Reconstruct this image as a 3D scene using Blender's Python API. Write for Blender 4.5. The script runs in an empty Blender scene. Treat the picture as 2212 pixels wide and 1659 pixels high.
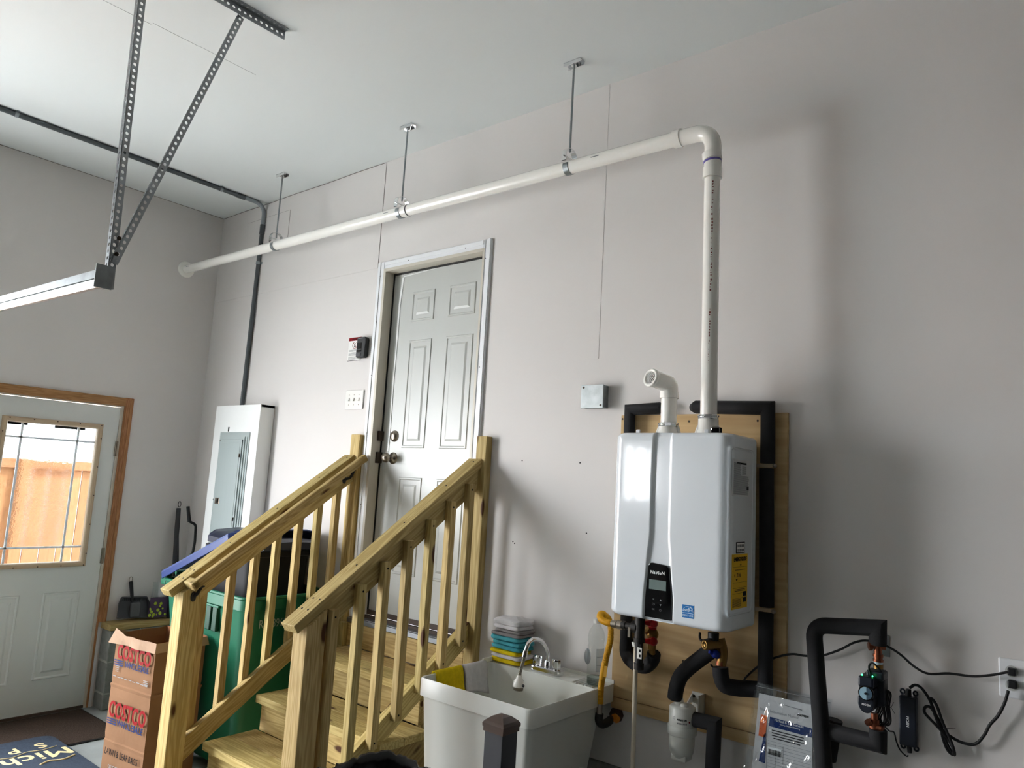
import bpy, math, random
from mathutils import Matrix, Vector, noise
random.seed(7)
S = bpy.context.scene
COL = S.collection
PI = math.pi
def V(*a): return Vector(a)

# ------------------------------------------------------------------ camera
cam_d = bpy.data.cameras.new('camera'); cam_d.sensor_width = 36; cam_d.lens = 26.040
cam_d.clip_start = 0.05; cam_d.clip_end = 300
cam = bpy.data.objects.new('camera', cam_d); COL.objects.link(cam)
cam.matrix_world = Matrix.Translation([5.349, -2.8, 1.61]) @ Matrix([[0.772031, 0.041821, 0.634208], [0.633018, -0.140177, -0.76134], [0.057062, 0.989243, -0.134694]]).to_4x4()
S.camera = cam
# ------------------------------------------------------------------ sky, daylight, exposure
W = bpy.data.worlds.new('overcast_sky'); S.world = W; W.use_nodes = True
wn = W.node_tree.nodes; wl = W.node_tree.links
bg = wn['Background']
tcw = wn.new('ShaderNodeTexCoord'); nz = wn.new('ShaderNodeTexNoise'); nz.inputs['Scale'].default_value = 1.6
rmp = wn.new('ShaderNodeValToRGB')
rmp.color_ramp.elements[0].color = (.86, .91, .98, 1); rmp.color_ramp.elements[1].color = (1.0, .99, .97, 1)
wl.new(tcw.outputs['Generated'], nz.inputs['Vector']); wl.new(nz.outputs[0], rmp.inputs[0]); wl.new(rmp.outputs[0], bg.inputs[0])
bg.inputs[1].default_value = 16
sd_ = bpy.data.lights.new('sun', 'SUN'); sd_.energy = 22; sd_.angle = .02; sd_.color = (1, .985, .97)
sun = bpy.data.objects.new('sun', sd_); COL.objects.link(sun); sun.rotation_euler = V(-.42, -.30, -.86).to_track_quat('-Z', 'Y').to_euler()
def portal(loc, rot, sx, sy):
    l = bpy.data.lights.new('daylight_portal', 'AREA'); l.shape = 'RECTANGLE'; l.size = sx; l.size_y = sy
    l.cycles.is_portal = True
    o = bpy.data.objects.new('daylight_portal', l); COL.objects.link(o); o.location = loc; o.rotation_euler = rot
portal((-.16, -2.69, 1.28), (0, -PI/2, 0), 2.55, 1.73)
portal((-.16, -7.25, 1.88), (0, -PI/2, 0), .85, 1.4)
portal((-.2, -1.0, 1.4), (0, -PI/2, 0), .95, .6)
S.view_settings.view_transform = 'Standard'; S.view_settings.look = 'None'
S.view_settings.gamma = 1; S.view_settings.use_curve_mapping = False
S.view_settings.exposure = 1.04
S.cycles.max_bounces = 10; S.cycles.diffuse_bounces = 6; S.cycles.transparent_max_bounces = 12

# ------------------------------------------------------------------ helpers
def tag(o, label=None, cat=None, group=None, kind=None):
    if label: o['label'] = label
    if cat: o['category'] = cat
    if group: o['group'] = group
    if kind: o['kind'] = kind
    return o
def attach(o, parent):
    if parent is not None:
        o.parent = parent; o.matrix_parent_inverse = Matrix.Translation(-world_loc(parent))
def world_loc(p):
    v = Vector(p.location)
    if p.parent is not None:
        v = v + world_loc(p.parent) + p.matrix_parent_inverse.translation
    return v
def empty(name, loc, label=None, cat=None, group=None, kind=None):
    o = bpy.data.objects.new(name, None); COL.objects.link(o); o.location = loc
    o.empty_display_size = .05
    return tag(o, label, cat, group, kind)
class MB:
    def __init__(s): s.v = []; s.f = []; s.sm = []
    def _add(s, vs, fs, smooth=False):
        n = len(s.v); s.v += [tuple(v) for v in vs]
        for f in fs: s.f.append(tuple(n+i for i in f)); s.sm.append(smooth)
        return s
    def box(s, x0, x1, y0, y1, z0, z1):
        vs = [(x, y, z) for x in (x0, x1) for y in (y0, y1) for z in (z0, z1)]
        return s._add(vs, [(0,1,3,2),(4,6,7,5),(0,4,5,1),(2,3,7,6),(0,2,6,4),(1,5,7,3)])
    def obox(s, M, sx, sy, sz):
        vs = [M @ V(x*sx/2, y*sy/2, z*sz/2) for x in (-1, 1) for y in (-1, 1) for z in (-1, 1)]
        return s._add(vs, [(0,1,3,2),(4,6,7,5),(0,4,5,1),(2,3,7,6),(0,2,6,4),(1,5,7,3)])
    def tube(s, pts, r, n=16, cap=True, rad=None, smooth=True):
        P = [Vector(p) for p in pts]; m = len(P); rings = []
        T0 = (P[1]-P[0]).normalized()
        up = V(0,0,1) if abs(T0.z) < .9 else V(1,0,0)
        N = (up - T0*up.dot(T0)).normalized(); Tp = T0
        for i in range(m):
            if i == 0: T = T0
            elif i == m-1: T = (P[i]-P[i-1]).normalized()
            else:
                T = ((P[i]-P[i-1]).normalized() + (P[i+1]-P[i]).normalized())
                T = T.normalized() if T.length > 1e-6 else Tp
            N = (N - T*N.dot(T))
            N = N.normalized() if N.length > 1e-6 else V(1,0,0)
            B = T.cross(N); rr = rad[i] if rad else r; bb = None
            if 0 < i < m-1:
                d1 = (P[i]-P[i-1]).normalized(); d2 = (P[i+1]-P[i]).normalized(); cs = max(.3, math.sqrt(max(0, (1+d1.dot(d2))/2)))
                if cs < .985: bb = (d1-d2).normalized(); k = 1/cs
            ring = []
            for a in [2*PI*j/n for j in range(n)]:
                o_ = (N*math.cos(a)+B*math.sin(a))*rr
                if bb is not None: o_ = o_ + bb*(o_.dot(bb)*(k-1))
                ring.append(P[i]+o_)
            rings.append(ring)
            Tp = T
        vs = [v for rg in rings for v in rg]; fs = []
        for i in range(m-1):
            for j in range(n):
                fs.append((i*n+j, i*n+(j+1)%n, (i+1)*n+(j+1)%n, (i+1)*n+j))
        s._add(vs, fs, smooth)
        if cap:
            s._add(rings[0], [tuple(range(n-1, -1, -1))]); s._add(rings[-1], [tuple(range(n))])
        return s
    def lathe(s, prof, M=Matrix(), n=32, smooth=True, cap=True):
        """prof: list of (radius, z) in local frame"""
        vs = []; fs = []
        for r, z in prof:
            for j in range(n):
                a = 2*PI*j/n; vs.append(M @ V(r*math.cos(a), r*math.sin(a), z))
        for i in range(len(prof)-1):
            for j in range(n):
                fs.append((i*n+j, i*n+(j+1)%n, (i+1)*n+(j+1)%n, (i+1)*n+j))
        s._add(vs, fs, smooth)
        if cap:
            if prof[0][0] > 1e-4: s._add(vs[:n], [tuple(range(n-1, -1, -1))])
            if prof[-1][0] > 1e-4: s._add(vs[-n:], [tuple(range(n))])
        return s
    def prism(s, poly, axis, a, b):
        """poly: 2-D outline (other two axes in order xyz), extruded along axis from a to b"""
        def mk(p, h):
            return {'x': (h, p[0], p[1]), 'y': (p[0], h, p[1]), 'z': (p[0], p[1], h)}[axis]
        n = len(poly); vs = [mk(p, a) for p in poly] + [mk(p, b) for p in poly]
        fs = [tuple(range(n)), tuple(range(2*n-1, n-1, -1))] + [(i, i+n, (i+1)%n+n, (i+1)%n) for i in range(n)]
        return s._add(vs, fs)
    def grid(s, rows, smooth=True, close=False):
        m = len(rows); n = len(rows[0]); vs = [p for r in rows for p in r]; fs = []
        for i in range(m-1):
            for j in range(n if close else n-1):
                fs.append((i*n+j, i*n+(j+1)%n, (i+1)*n+(j+1)%n, (i+1)*n+j))
        return s._add(vs, fs, smooth)
    def sphere(s, c, r, n=16, sc=(1,1,1)):
        c = Vector(c); prof = [(math.sin(PI*i/n)*r, -math.cos(PI*i/n)*r) for i in range(n+1)]
        prof[0] = (1e-5, -r); prof[-1] = (1e-5, r)
        return s.lathe(prof, Matrix.Translation(c) @ Matrix.Diagonal((*sc, 1)), n*2, True, False)
    def build(s, name, mat, parent=None, bevel=0, seg=2, weld=False, M=None):
        if M is not None: Mi = M.inverted(); s.v = [tuple(Mi @ Vector(v)) for v in s.v]
        me = bpy.data.meshes.new(name); me.from_pydata(s.v, [], s.f)
        me.polygons.foreach_set('use_smooth', s.sm)
        me.materials.append(mat); me.update()
        import bmesh
        b = bmesh.new(); b.from_mesh(me)
        if weld: bmesh.ops.remove_doubles(b, verts=b.verts, dist=1e-5)
        bmesh.ops.recalc_face_normals(b, faces=b.faces); b.to_mesh(me); b.free()
        o = bpy.data.objects.new(name, me); COL.objects.link(o); attach(o, parent)
        if M is not None: o.matrix_basis = M
        if bevel:
            md = o.modifiers.new('bevel', 'BEVEL'); md.width = bevel; md.segments = seg; md.limit_method = 'ANGLE'
            md.angle_limit = math.radians(40); md.harden_normals = False
        return o
def bez(pts, sub=8):
    """Catmull-Rom through points"""
    P = [Vector(p) for p in pts]; P = [P[0]*2-P[1]] + P + [P[-1]*2-P[-2]]; out = []
    for i in range(1, len(P)-2):
        for k in range(sub):
            t = k/sub; a, b, c, d = P[i-1], P[i], P[i+1], P[i+2]
            out.append(.5*((2*b)+(c-a)*t+(2*a-5*b+4*c-d)*t*t+(3*b-a-3*c+d)*t**3))
    out.append(P[-2]); return out
def corner(pts, r, k=8):
    """polyline with rounded corners"""
    P = [Vector(p) for p in pts]; out = [P[0]]
    for i in range(1, len(P)-1):
        a = (P[i-1]-P[i]); b = (P[i+1]-P[i]); d = min(r, a.length*.49, b.length*.49)
        A = P[i]+a.normalized()*d; B = P[i]+b.normalized()*d
        for j in range(k+1):
            t = j/k; out.append(A*(1-t)**2 + P[i]*2*t*(1-t) + B*t*t)
    out.append(P[-1]); return out
def frame_m(o, x, y):
    """matrix with local x, y axes along x, y; origin o"""
    x = Vector(x).normalized(); z = x.cross(Vector(y)).normalized(); y = z.cross(x)
    return Matrix.Translation(Vector(o)) @ Matrix((x, y, z)).transposed().to_4x4()
def axis_m(o, d):
    d = Vector(d).normalized(); return Matrix.Translation(Vector(o)) @ d.to_track_quat('Z', 'Y').to_matrix().to_4x4()
def text(s, size, M, mat, parent, name='lettering', align='CENTER', ext=.0003, sx=1.0, bold=0):
    c = bpy.data.curves.new(name, 'FONT'); c.body = s; c.size = size; c.extrude = ext; c.align_x = align; c.align_y = 'CENTER'
    c.resolution_u = 3; c.space_character = 1.06 if bold else 1.0
    c.materials.append(mat)
    tmp = bpy.data.objects.new('tmp', c); me = bpy.data.meshes.new_from_object(tmp); bpy.data.objects.remove(tmp); bpy.data.curves.remove(c)
    me.name = name
    if not me.materials: me.materials.append(mat)
    if bold:
        vs = [v.co.copy() for v in me.vertices]; fs = [tuple(p.vertices) for p in me.polygons]; q = MB()
        for i, (dx, dy) in enumerate(((-1, 0), (1, 0), (0, -.8), (0, .8), (-.7, -.7), (.7, .7), (-.7, .7), (.7, -.7))):
            q._add([(v.x+dx*bold, v.y+dy*bold, v.z+i*.00004) for v in vs], fs)
        me = bpy.data.meshes.new(name); me.from_pydata(q.v, [], q.f); me.materials.append(mat)
    o = bpy.data.objects.new(name, me); COL.objects.link(o); attach(o, parent)
    o.matrix_basis = M @ Matrix.Diagonal((sx, 1, 1, 1)); return o

# ------------------------------------------------------------------ materials
def hexc(h, a=1):
    h = h.lstrip('#'); c = [int(h[i:i+2], 16)/255 for i in (0, 2, 4)]
    return tuple((x/12.92 if x <= .04045 else ((x+.055)/1.055)**2.4) for x in c) + (a,)
MATS = {}
def mat(name, col, rough=.5, metal=0, var=0, vscale=8, bump=0, bscale=60, spec=.5, coat=0, trans=0, ior=1.45, emit=None, estr=0, alpha=1, stretch=None):
    m = bpy.data.materials.new(name); m.use_nodes = True; nt = m.node_tree; b = nt.nodes['Principled BSDF']
    c = hexc(col) if isinstance(col, str) else (*col, 1)
    b.inputs['Base Color'].default_value = c; b.inputs['Roughness'].default_value = rough; b.inputs['Metallic'].default_value = metal
    b.inputs['Specular IOR Level'].default_value = spec; b.inputs['Coat Weight'].default_value = coat; b.inputs['Coat Roughness'].default_value = .05
    b.inputs['Transmission Weight'].default_value = trans; b.inputs['IOR'].default_value = ior; b.inputs['Alpha'].default_value = alpha
    if emit: b.inputs['Emission Color'].default_value = hexc(emit); b.inputs['Emission Strength'].default_value = estr
    tc = nt.nodes.new('ShaderNodeTexCoord'); mp = nt.nodes.new('ShaderNodeMapping'); nt.links.new(tc.outputs['Object'], mp.inputs[0])
    if stretch: mp.inputs['Scale'].default_value = stretch
    n = nt.nodes.new('ShaderNodeTexNoise'); n.inputs['Scale'].default_value = vscale; n.inputs['Detail'].default_value = 5
    nt.links.new(mp.outputs[0], n.inputs['Vector'])
    mx = nt.nodes.new('ShaderNodeMixRGB'); mx.blend_type = 'MULTIPLY'; mx.inputs[0].default_value = 1
    mr = nt.nodes.new('ShaderNodeMapRange'); mr.inputs['From Min'].default_value = .3; mr.inputs['From Max'].default_value = .7
    mr.inputs['To Min'].default_value = 1-max(var, .015); mr.inputs['To Max'].default_value = 1
    nt.links.new(n.outputs[0], mr.inputs[0]); mx.inputs[1].default_value = c
    nt.links.new(mr.outputs[0], mx.inputs[2]); nt.links.new(mx.outputs[0], b.inputs['Base Color'])
    if bump:
        n2 = nt.nodes.new('ShaderNodeTexNoise'); n2.inputs['Scale'].default_value = bscale; n2.inputs['Detail'].default_value = 3
        nt.links.new(mp.outputs[0], n2.inputs['Vector'])
        bp = nt.nodes.new('ShaderNodeBump'); bp.inputs['Strength'].default_value = bump; bp.inputs['Distance'].default_value = .002
        nt.links.new(n2.outputs[0], bp.inputs['Height']); nt.links.new(bp.outputs[0], b.inputs['Normal'])
    MATS[name] = m; return m
def wood(name, light, dark, knot='#4a2c16', knots=True, gscale=1.0, rough=.62, ang=None):
    """grain runs along local x; growth-ring bands, fine streaks and scattered knots; every board is shifted by its own random number"""
    m = bpy.data.materials.new(name); m.use_nodes = True; nt = m.node_tree; N = nt.nodes.new; L = nt.links.new
    b = nt.nodes['Principled BSDF']; b.inputs['Roughness'].default_value = rough; b.inputs['Specular IOR Level'].default_value = .18
    tc = N('ShaderNodeTexCoord'); oi = N('ShaderNodeObjectInfo'); mul = N('ShaderNodeVectorMath'); mul.operation = 'MULTIPLY_ADD'
    cmb = N('ShaderNodeCombineXYZ')
    for i, k in enumerate((37.0, 11.0, 23.0)):
        mm = N('ShaderNodeMath'); mm.operation = 'MULTIPLY'; mm.inputs[1].default_value = k; L(oi.outputs['Random'], mm.inputs[0]); L(mm.outputs[0], cmb.inputs[i])
    add = N('ShaderNodeVectorMath'); add.operation = 'ADD'; L(tc.outputs['Object'], add.inputs[0]); L(cmb.outputs[0], add.inputs[1])
    # knots
    mpk = N('ShaderNodeMapping'); mpk.inputs['Scale'].default_value = (3.0, 9, 9); L(add.outputs[0], mpk.inputs[0])
    vo = N('ShaderNodeTexVoronoi'); vo.inputs['Scale'].default_value = 1.0; L(mpk.outputs[0], vo.inputs['Vector'])
    mk = N('ShaderNodeMapRange'); mk.inputs['From Min'].default_value = .10; mk.inputs['From Max'].default_value = .16
    mk.inputs['To Min'].default_value = 1; mk.inputs['To Max'].default_value = 0; L(vo.outputs['Distance'], mk.inputs[0])
    halo = N('ShaderNodeMapRange'); halo.inputs['From Min'].default_value = .1; halo.inputs['From Max'].default_value = .45
    halo.inputs['To Min'].default_value = .8; halo.inputs['To Max'].default_value = 0; L(vo.outputs['Distance'], halo.inputs[0])
    # grain
    mpg = N('ShaderNodeMapping'); mpg.inputs['Scale'].default_value = (1.1*gscale, 14*gscale, 14*gscale); L(add.outputs[0], mpg.inputs[0])
    n1 = N('ShaderNodeTexNoise'); n1.inputs['Scale'].default_value = 1.3; n1.inputs['Detail'].default_value = 2; L(mpg.outputs[0], n1.inputs['Vector'])
    s1 = N('ShaderNodeMath'); s1.operation = 'MULTIPLY_ADD'; s1.inputs[1].default_value = 60; L(n1.outputs[0], s1.inputs[0]); L(halo.outputs[0], s1.inputs[2])
    s2 = N('ShaderNodeMath'); s2.operation = 'SINE'; L(s1.outputs[0], s2.inputs[0])
    mr = N('ShaderNodeMapRange'); mr.inputs['From Min'].default_value = -1; L(s2.outputs[0], mr.inputs[0])
    mpf = N('ShaderNodeMapping'); mpf.inputs['Scale'].default_value = (6, 160, 160); L(add.outputs[0], mpf.inputs[0])
    n2 = N('ShaderNodeTexNoise'); n2.inputs['Scale'].default_value = 1; L(mpf.outputs[0], n2.inputs['Vector'])
    mxf = N('ShaderNodeMath'); mxf.operation = 'MULTIPLY_ADD'; mxf.inputs[1].default_value = .45; L(mr.outputs[0], mxf.inputs[0])
    nn = N('ShaderNodeMath'); nn.operation = 'MULTIPLY'; nn.inputs[1].default_value = .5; L(n2.outputs[0], nn.inputs[0]); L(nn.outputs[0], mxf.inputs[2])
    cr = N('ShaderNodeMixRGB'); cr.inputs[1].default_value = hexc(light); cr.inputs[2].default_value = hexc(dark); L(mxf.outputs[0], cr.inputs[0])
    # board to board tint
    hs = N('ShaderNodeHueSaturation'); hv = N('ShaderNodeMapRange'); hv.inputs['To Min'].default_value = .80; hv.inputs['To Max'].default_value = 1.12
    L(oi.outputs['Random'], hv.inputs[0]); L(hv.outputs[0], hs.inputs['Value'])
    hh = N('ShaderNodeMapRange'); hh.inputs['To Min'].default_value = .498; hh.inputs['To Max'].default_value = .514
    m7 = N('ShaderNodeMath'); m7.operation = 'FRACT'; m8 = N('ShaderNodeMath'); m8.operation = 'MULTIPLY'; m8.inputs[1].default_value = 7.3
    L(oi.outputs['Random'], m8.inputs[0]); L(m8.outputs[0], m7.inputs[0]); L(m7.outputs[0], hh.inputs[0]); L(hh.outputs[0], hs.inputs['Hue'])
    L(cr.outputs[0], hs.inputs['Color'])
    kx = N('ShaderNodeMixRGB'); kx.inputs[2].default_value = hexc(knot); L(hs.outputs[0], kx.inputs[1])
    if knots: L(mk.outputs[0], kx.inputs[0])
    else: kx.inputs[0].default_value = 0
    L(kx.outputs[0], b.inputs['Base Color'])
    bp = N('ShaderNodeBump'); bp.inputs['Strength'].default_value = .25; bp.inputs['Distance'].default_value = .001; L(mxf.outputs[0], bp.inputs['Height']); L(bp.outputs[0], b.inputs['Normal'])
    MATS[name] = m; return m
pine = wood('treated_pine', '#c9b17c', '#917743')
oak = wood('stained_oak', '#b98660', '#8a5a38', knots=False, gscale=1.6, rough=.45)
ply = wood('plywood', '#cfb184', '#b6966a', knots=False, gscale=.35)
cedar = wood('cedar_fence', '#b9835c', '#a06c48', knots=False)
drywall = mat('painted_drywall', '#dad6d3', .75, var=.03, vscale=1.5, bump=.10, bscale=220, spec=.12)
ceilm = mat('ceiling_paint', '#dadedd', .85, var=.02, vscale=1.5, bump=.06, bscale=200, spec=.12)
concrete = mat('concrete_floor', '#979c9b', .8, var=.25, vscale=5, bump=.3, bscale=80)
block = mat('grey_block', '#8b8d88', .92, var=.2, vscale=30, bump=.8, bscale=150, spec=.12)
mortar = mat('mortar', '#a9a8a0', .95, bump=.5)
white_gloss = mat('white_gloss_paint', '#bcbeba', .36, var=.02, vscale=3)
white_trim = mat('white_trim_paint', '#e6e8ea', .35, var=.02)
jambm = mat('jamb_paint', '#c9c3b6', .45)
steel_door = mat('steel_door_paint', '#d6d9d6', .38, var=.02, vscale=3, bump=.05, bscale=300)
tanframe = mat('tan_plastic', '#bda88c', .4)
blackm = mat('black_rubber', '#0c0c0d', .6)
foam = mat('black_foam_insulation', '#1f1f21', .85, var=.15, vscale=40, bump=.25, bscale=300)
pvc = mat('white_pvc', '#f3f1ea', .22, coat=.5)
pvcgrey = mat('grey_pvc_conduit', '#4d5255', .45)
pvcgrey2 = mat('light_grey_pvc', '#8d9498', .45)
galv = mat('galvanised_steel', '#9ba1a3', .35, metal=1, var=.25, vscale=30)
perf = mat('dull_galvanised_steel', '#a3a8ab', .45, metal=.9, var=.2, vscale=20)
chrome = mat('chrome', '#e6e7e8', .14, metal=1)
nickel = mat('satin_nickel', '#9b9184', .28, metal=1)
darkmetal = mat('dark_strike_metal', '#4b433b', .4, metal=1)
brass = mat('brass', '#8f7040', .42, metal=1)
copper = mat('copper', '#8c5640', .4, metal=1)
iron = mat('black_iron', '#3c3a38', .5, metal=.7, bump=.3, bscale=200)
enamel = mat('white_heater_enamel', '#dfe5e9', .14, coat=.6, var=.01)
gblack = mat('gloss_black_plastic', '#060607', .06, coat=1)
mblack = mat('matt_black_plastic', '#111214', .5)
lcd = mat('lcd_glass', '#6d7b78', .15)
ink_w = mat('white_ink', '#e8e8e8', .5)
ink_g = mat('grey_ink', '#8a8c8e', .5, spec=.12)
ink_k = mat('black_ink', '#18181a', .6, spec=.12)
ink_r = mat('red_ink', '#840d14', .6, spec=.12)
ink_b = mat('navy_ink', '#1d3163', .6, spec=.12)
paper = mat('white_paper', '#e9e8e4', .7, spec=.12)
yellowlabel = mat('yellow_label', '#e8b60e', .5)
bluelabel = mat('blue_label', '#0f6fb4', .4)
bluel2 = mat('pale_label_print', '#cfe6f4', .5)
greypaint = mat('grey_panel_paint', '#a7b2b1', .35, var=.03, stretch=(12, 12, .6), vscale=4)
boxwhite = mat('white_panel_board', '#eceeec', .5)
tub = mat('white_polypropylene', '#dedfd8', .32, var=.03)
clothY = mat('yellow_terry', '#e6c91e', .95, var=.2, vscale=60, bump=1, bscale=500, spec=.12)
clothW = mat('white_terry', '#d9d6d6', .95, var=.12, vscale=60, bump=1, bscale=500, spec=.12)
clothG = mat('grey_terry', '#8f8b8a', .95, var=.15, vscale=60, bump=1, bscale=500, spec=.12)
clothT = mat('teal_terry', '#4fa3ad', .95, var=.15, vscale=60, bump=1, bscale=500, spec=.12)
yellowhose = mat('yellow_gas_hose', '#e0a512', .4)
yellowcap = mat('orange_cap', '#d98a2a', .5)
redm = mat('red_handle', '#a51018', .3)
bluem = mat('blue_handle', '#0b1f73', .25)
green = mat('green_cart_plastic', '#0e6248', .45, var=.06, vscale=5)
navy = mat('navy_lid_plastic', '#1f3670', .38, var=.05)
darkbin = mat('dark_bin_plastic', '#100f13', .7)
darkgrey = mat('charcoal_plastic', '#3a3a3e', .5)
darkgreen = mat('dark_green_plastic', '#1c3a2a', .5)
kraft = mat('kraft_paper', '#84634a', .85, var=.12, vscale=8, bump=.25, bscale=25, spec=.12)
kraft_in = mat('kraft_paper_inside', '#8a5e43', .9, spec=.12)
matbrown = mat('brown_door_mat', '#4a3d35', 1, var=.5, vscale=120, bump=1.5, bscale=220, spec=.12)
matblue = mat('navy_door_mat', '#3e4755', 1, var=.25, vscale=90, bump=.8, bscale=300, spec=.12)
cream = mat('cream_print', '#d8c79a', .9, spec=.12)
bagblack = mat('black_bin_liner', '#08080a', .25, bump=1.0, bscale=14)
postm = mat('charcoal_powder_coat', '#35373d', .45)
postcap = mat('bronze_black_cap', '#4b3a31', .3)
hose_m = mat('stainless_hose', '#8a8578', .3, metal=1)
orange = mat('orange_print', '#d8622a', .6)
green_led = mat('green_led', '#20ff70', .4, emit='#30ff80', estr=6)
aluminium = mat('aluminium', '#8d9094', .5, metal=1)
brownwood = mat('brown_weather_seal', '#4a3a30', .6)
pouchm = mat('purple_pouch', '#4b3a55', .7)
pouchg = mat('lime_print', '#a8bd3a', .6)
housem = mat('white_house_siding', '#eef0ef', .8)
paving = mat('outdoor_paving', '#c3c4c4', .9, var=.2, spec=.12)
clearp = mat('clear_plastic', '#ffffff', .05, trans=1, ior=1.33)
def glass(name, rough=0, bump=0, tint=(.95, .98, 1), base=.03):
    m = bpy.data.materials.new(name); m.use_nodes = True; nt = m.node_tree; N = nt.nodes.new; L = nt.links.new
    out = nt.nodes['Material Output']; nt.nodes.remove(nt.nodes['Principled BSDF'])
    tr = N('ShaderNodeBsdfTransparent') if not rough else N('ShaderNodeBsdfRefraction')
    tr.inputs[0].default_value = (*tint, 1)
    if rough: tr.inputs['Roughness'].default_value = rough; tr.inputs['IOR'].default_value = 1.02 + bump
    gl = N('ShaderNodeBsdfGlossy'); gl.inputs['Roughness'].default_value = .03
    lw = N('ShaderNodeLayerWeight'); lw.inputs[0].default_value = .5; pw = N('ShaderNodeMath'); pw.operation = 'POWER'; pw.inputs[1].default_value = 5
    L(lw.outputs['Facing'], pw.inputs[0]); fr = N('ShaderNodeMath'); fr.operation = 'MULTIPLY_ADD'; fr.inputs[1].default_value = .6; fr.inputs[2].default_value = base; L(pw.outputs[0], fr.inputs[0])
    mx = N('ShaderNodeMixShader'); L(fr.outputs[0], mx.inputs[0]); L(tr.outputs[0], mx.inputs[1]); L(gl.outputs[0], mx.inputs[2]); L(mx.outputs[0], out.inputs[0])
    if bump or True:
        n = N('ShaderNodeTexNoise'); n.inputs['Scale'].default_value = 40; tc = N('ShaderNodeTexCoord'); L(tc.outputs['Object'], n.inputs['Vector'])
        bp = N('ShaderNodeBump'); bp.inputs['Strength'].default_value = .6 if bump else .02; bp.inputs['Distance'].default_value = .004; L(n.outputs[0], bp.inputs['Height'])
        L(bp.outputs[0], gl.inputs['Normal'])
        if rough: L(bp.outputs[0], tr.inputs['Normal'])
    MATS[name] = m; return m
g_clear = glass('clear_glass', tint=(.36, .38, .39)); g_rain = glass('textured_glass', .14, .12, tint=(.34, .36, .37))
g_film = glass('plastic_film', base=.10); g_pet = glass('clear_bottle_plastic', tint=(.93, .95, .94))

# ------------------------------------------------------------------ board helper: a timber from a to b, grain along it
def board(name, a, b, w, t, parent, m=None, side=(1, 0, 0), bevel=.003, cuts=None):
    """w across 'side', t across the third axis; a-b is the centre line"""
    a = Vector(a); b = Vector(b); x = (b-a).normalized(); y = Vector(side); y = (y - x*y.dot(x)).normalized(); z = x.cross(y)
    L = (b-a).length; M = Matrix((x, y, z)).transposed().to_4x4(); M.translation = (a+b)/2
    q = MB(); c0, c1 = cuts or (0, 0)
    vs = []
    for sx in (-1, 1):
        for sy in (-1, 1):
            for sz in (-1, 1):
                sh = (c0 if sx < 0 else c1)*sz*t/2
                vs.append((sx*L/2+sh, sy*w/2, sz*t/2))
    q._add(vs, [(0,1,3,2),(4,6,7,5),(0,4,5,1),(2,3,7,6),(0,2,6,4),(1,5,7,3)])
    o = q.build(name, m or pine, None, bevel=bevel)
    o.parent = parent
    if parent is not None: o.matrix_parent_inverse = Matrix.Translation(-world_loc(parent))
    o.matrix_basis = M; return o
def vboard(name, x0, x1, y0, y1, z0, z1, parent, m=None, bevel=.003):
    """axis-aligned timber; grain along its longest side"""
    d = (x1-x0, y1-y0, z1-z0); k = d.index(max(d)); c = [(x0+x1)/2, (y0+y1)/2, (z0+z1)/2]
    a = c[:]; b = c[:]; a[k] = (x0, y0, z0)[k]; b[k] = (x1, y1, z1)[k]
    if k == 0: return board(name, a, b, d[1], d[2], parent, m, (0, 1, 0), bevel)
    if k == 1: return board(name, a, b, d[0], d[2], parent, m, (1, 0, 0), bevel)
    return board(name, a, b, d[0], d[1], parent, m, (1, 0, 0), bevel)
def panel_relief(q, plane, h, u0, u1, v0, v1, sgn, prof=((0, 0), (.004, .005), (.011, .005), (.016, .001), (.040, .001), (.052, .006))):
    """raised-panel moulding on a wall-parallel plane; plane 'y' or 'x' at height h, sgn = outward direction"""
    rows = []
    for ins, pr in prof:
        c = [(u0+ins, v0+ins), (u1-ins, v0+ins), (u1-ins, v1-ins), (u0+ins, v1-ins)]
        rows.append([((u, h+sgn*pr, v) if plane == 'y' else (h+sgn*pr, u, v)) for u, v in c])
    q.grid(rows, smooth=False, close=True); q._add(rows[-1], [(0, 1, 2, 3)])

# ================================================================== room shell
CZ = 3.536
def struct(q, name, m, parent=None, **k):
    o = q.build(name, m, parent, **k)
    if parent is None: o['kind'] = 'structure'
    return o
floor = struct(MB().box(-.16, 7.8, -8.35, .15, -.1, 0), 'floor', concrete)
ceil = struct(MB().box(-.16, 7.8, -8.35, .15, CZ, CZ+.12), 'ceiling', ceilm)
q = MB()
q.box(-.16, 1.985, 0, .15, .495, CZ); q.box(2.79, 7.8, 0, .15, .495, CZ); q.box(1.985, 2.79, 0, .15, 2.84, CZ); q.box(1.985, 2.79, 0, .15, .495, .80)
wall_b = struct(q, 'wall_back', drywall)
seamm = mat('open_drywall_seam', '#77706b', .9)
q = MB().box(0.0, 1.91, -.0025, .0, 2.86, CZ-.004); q.build('drywall_sheet', drywall, wall_b)
q = MB().box(.376, .911, -.005, -.0025, 3.222, 3.426); q.build('drywall_patch', drywall, wall_b)
for x0, x1, z0, z1 in ((.3735, .376, 3.222, 3.428), (.911, .9135, 3.222, 3.428), (.376, .911, 3.426, 3.4285), (.376, .60, 3.2195, 3.222)): MB().box(x0, x1, -.0036, -.0025, z0, z1).build('patch_seam', seamm, wall_b)
MB().box(1.910, 1.9125, -.0012, -.0, 2.89, CZ-.01).build('sheet_seam', seamm, wall_b)
q = MB()
for x, z in ((3.108, 1.728), (3.444, 1.726), (3.495, 1.417), (3.079, 1.342), (3.09, 1.335), (.62, 3.40), (5.3, 2.4)):
    q.lathe([(.0035, 0), (.0035, .001)], axis_m((x, 0, z), (0, -1, 0)), 10)
q.build('nail_hole', ink_k, wall_b)['kind'] = 'stuff'
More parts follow.
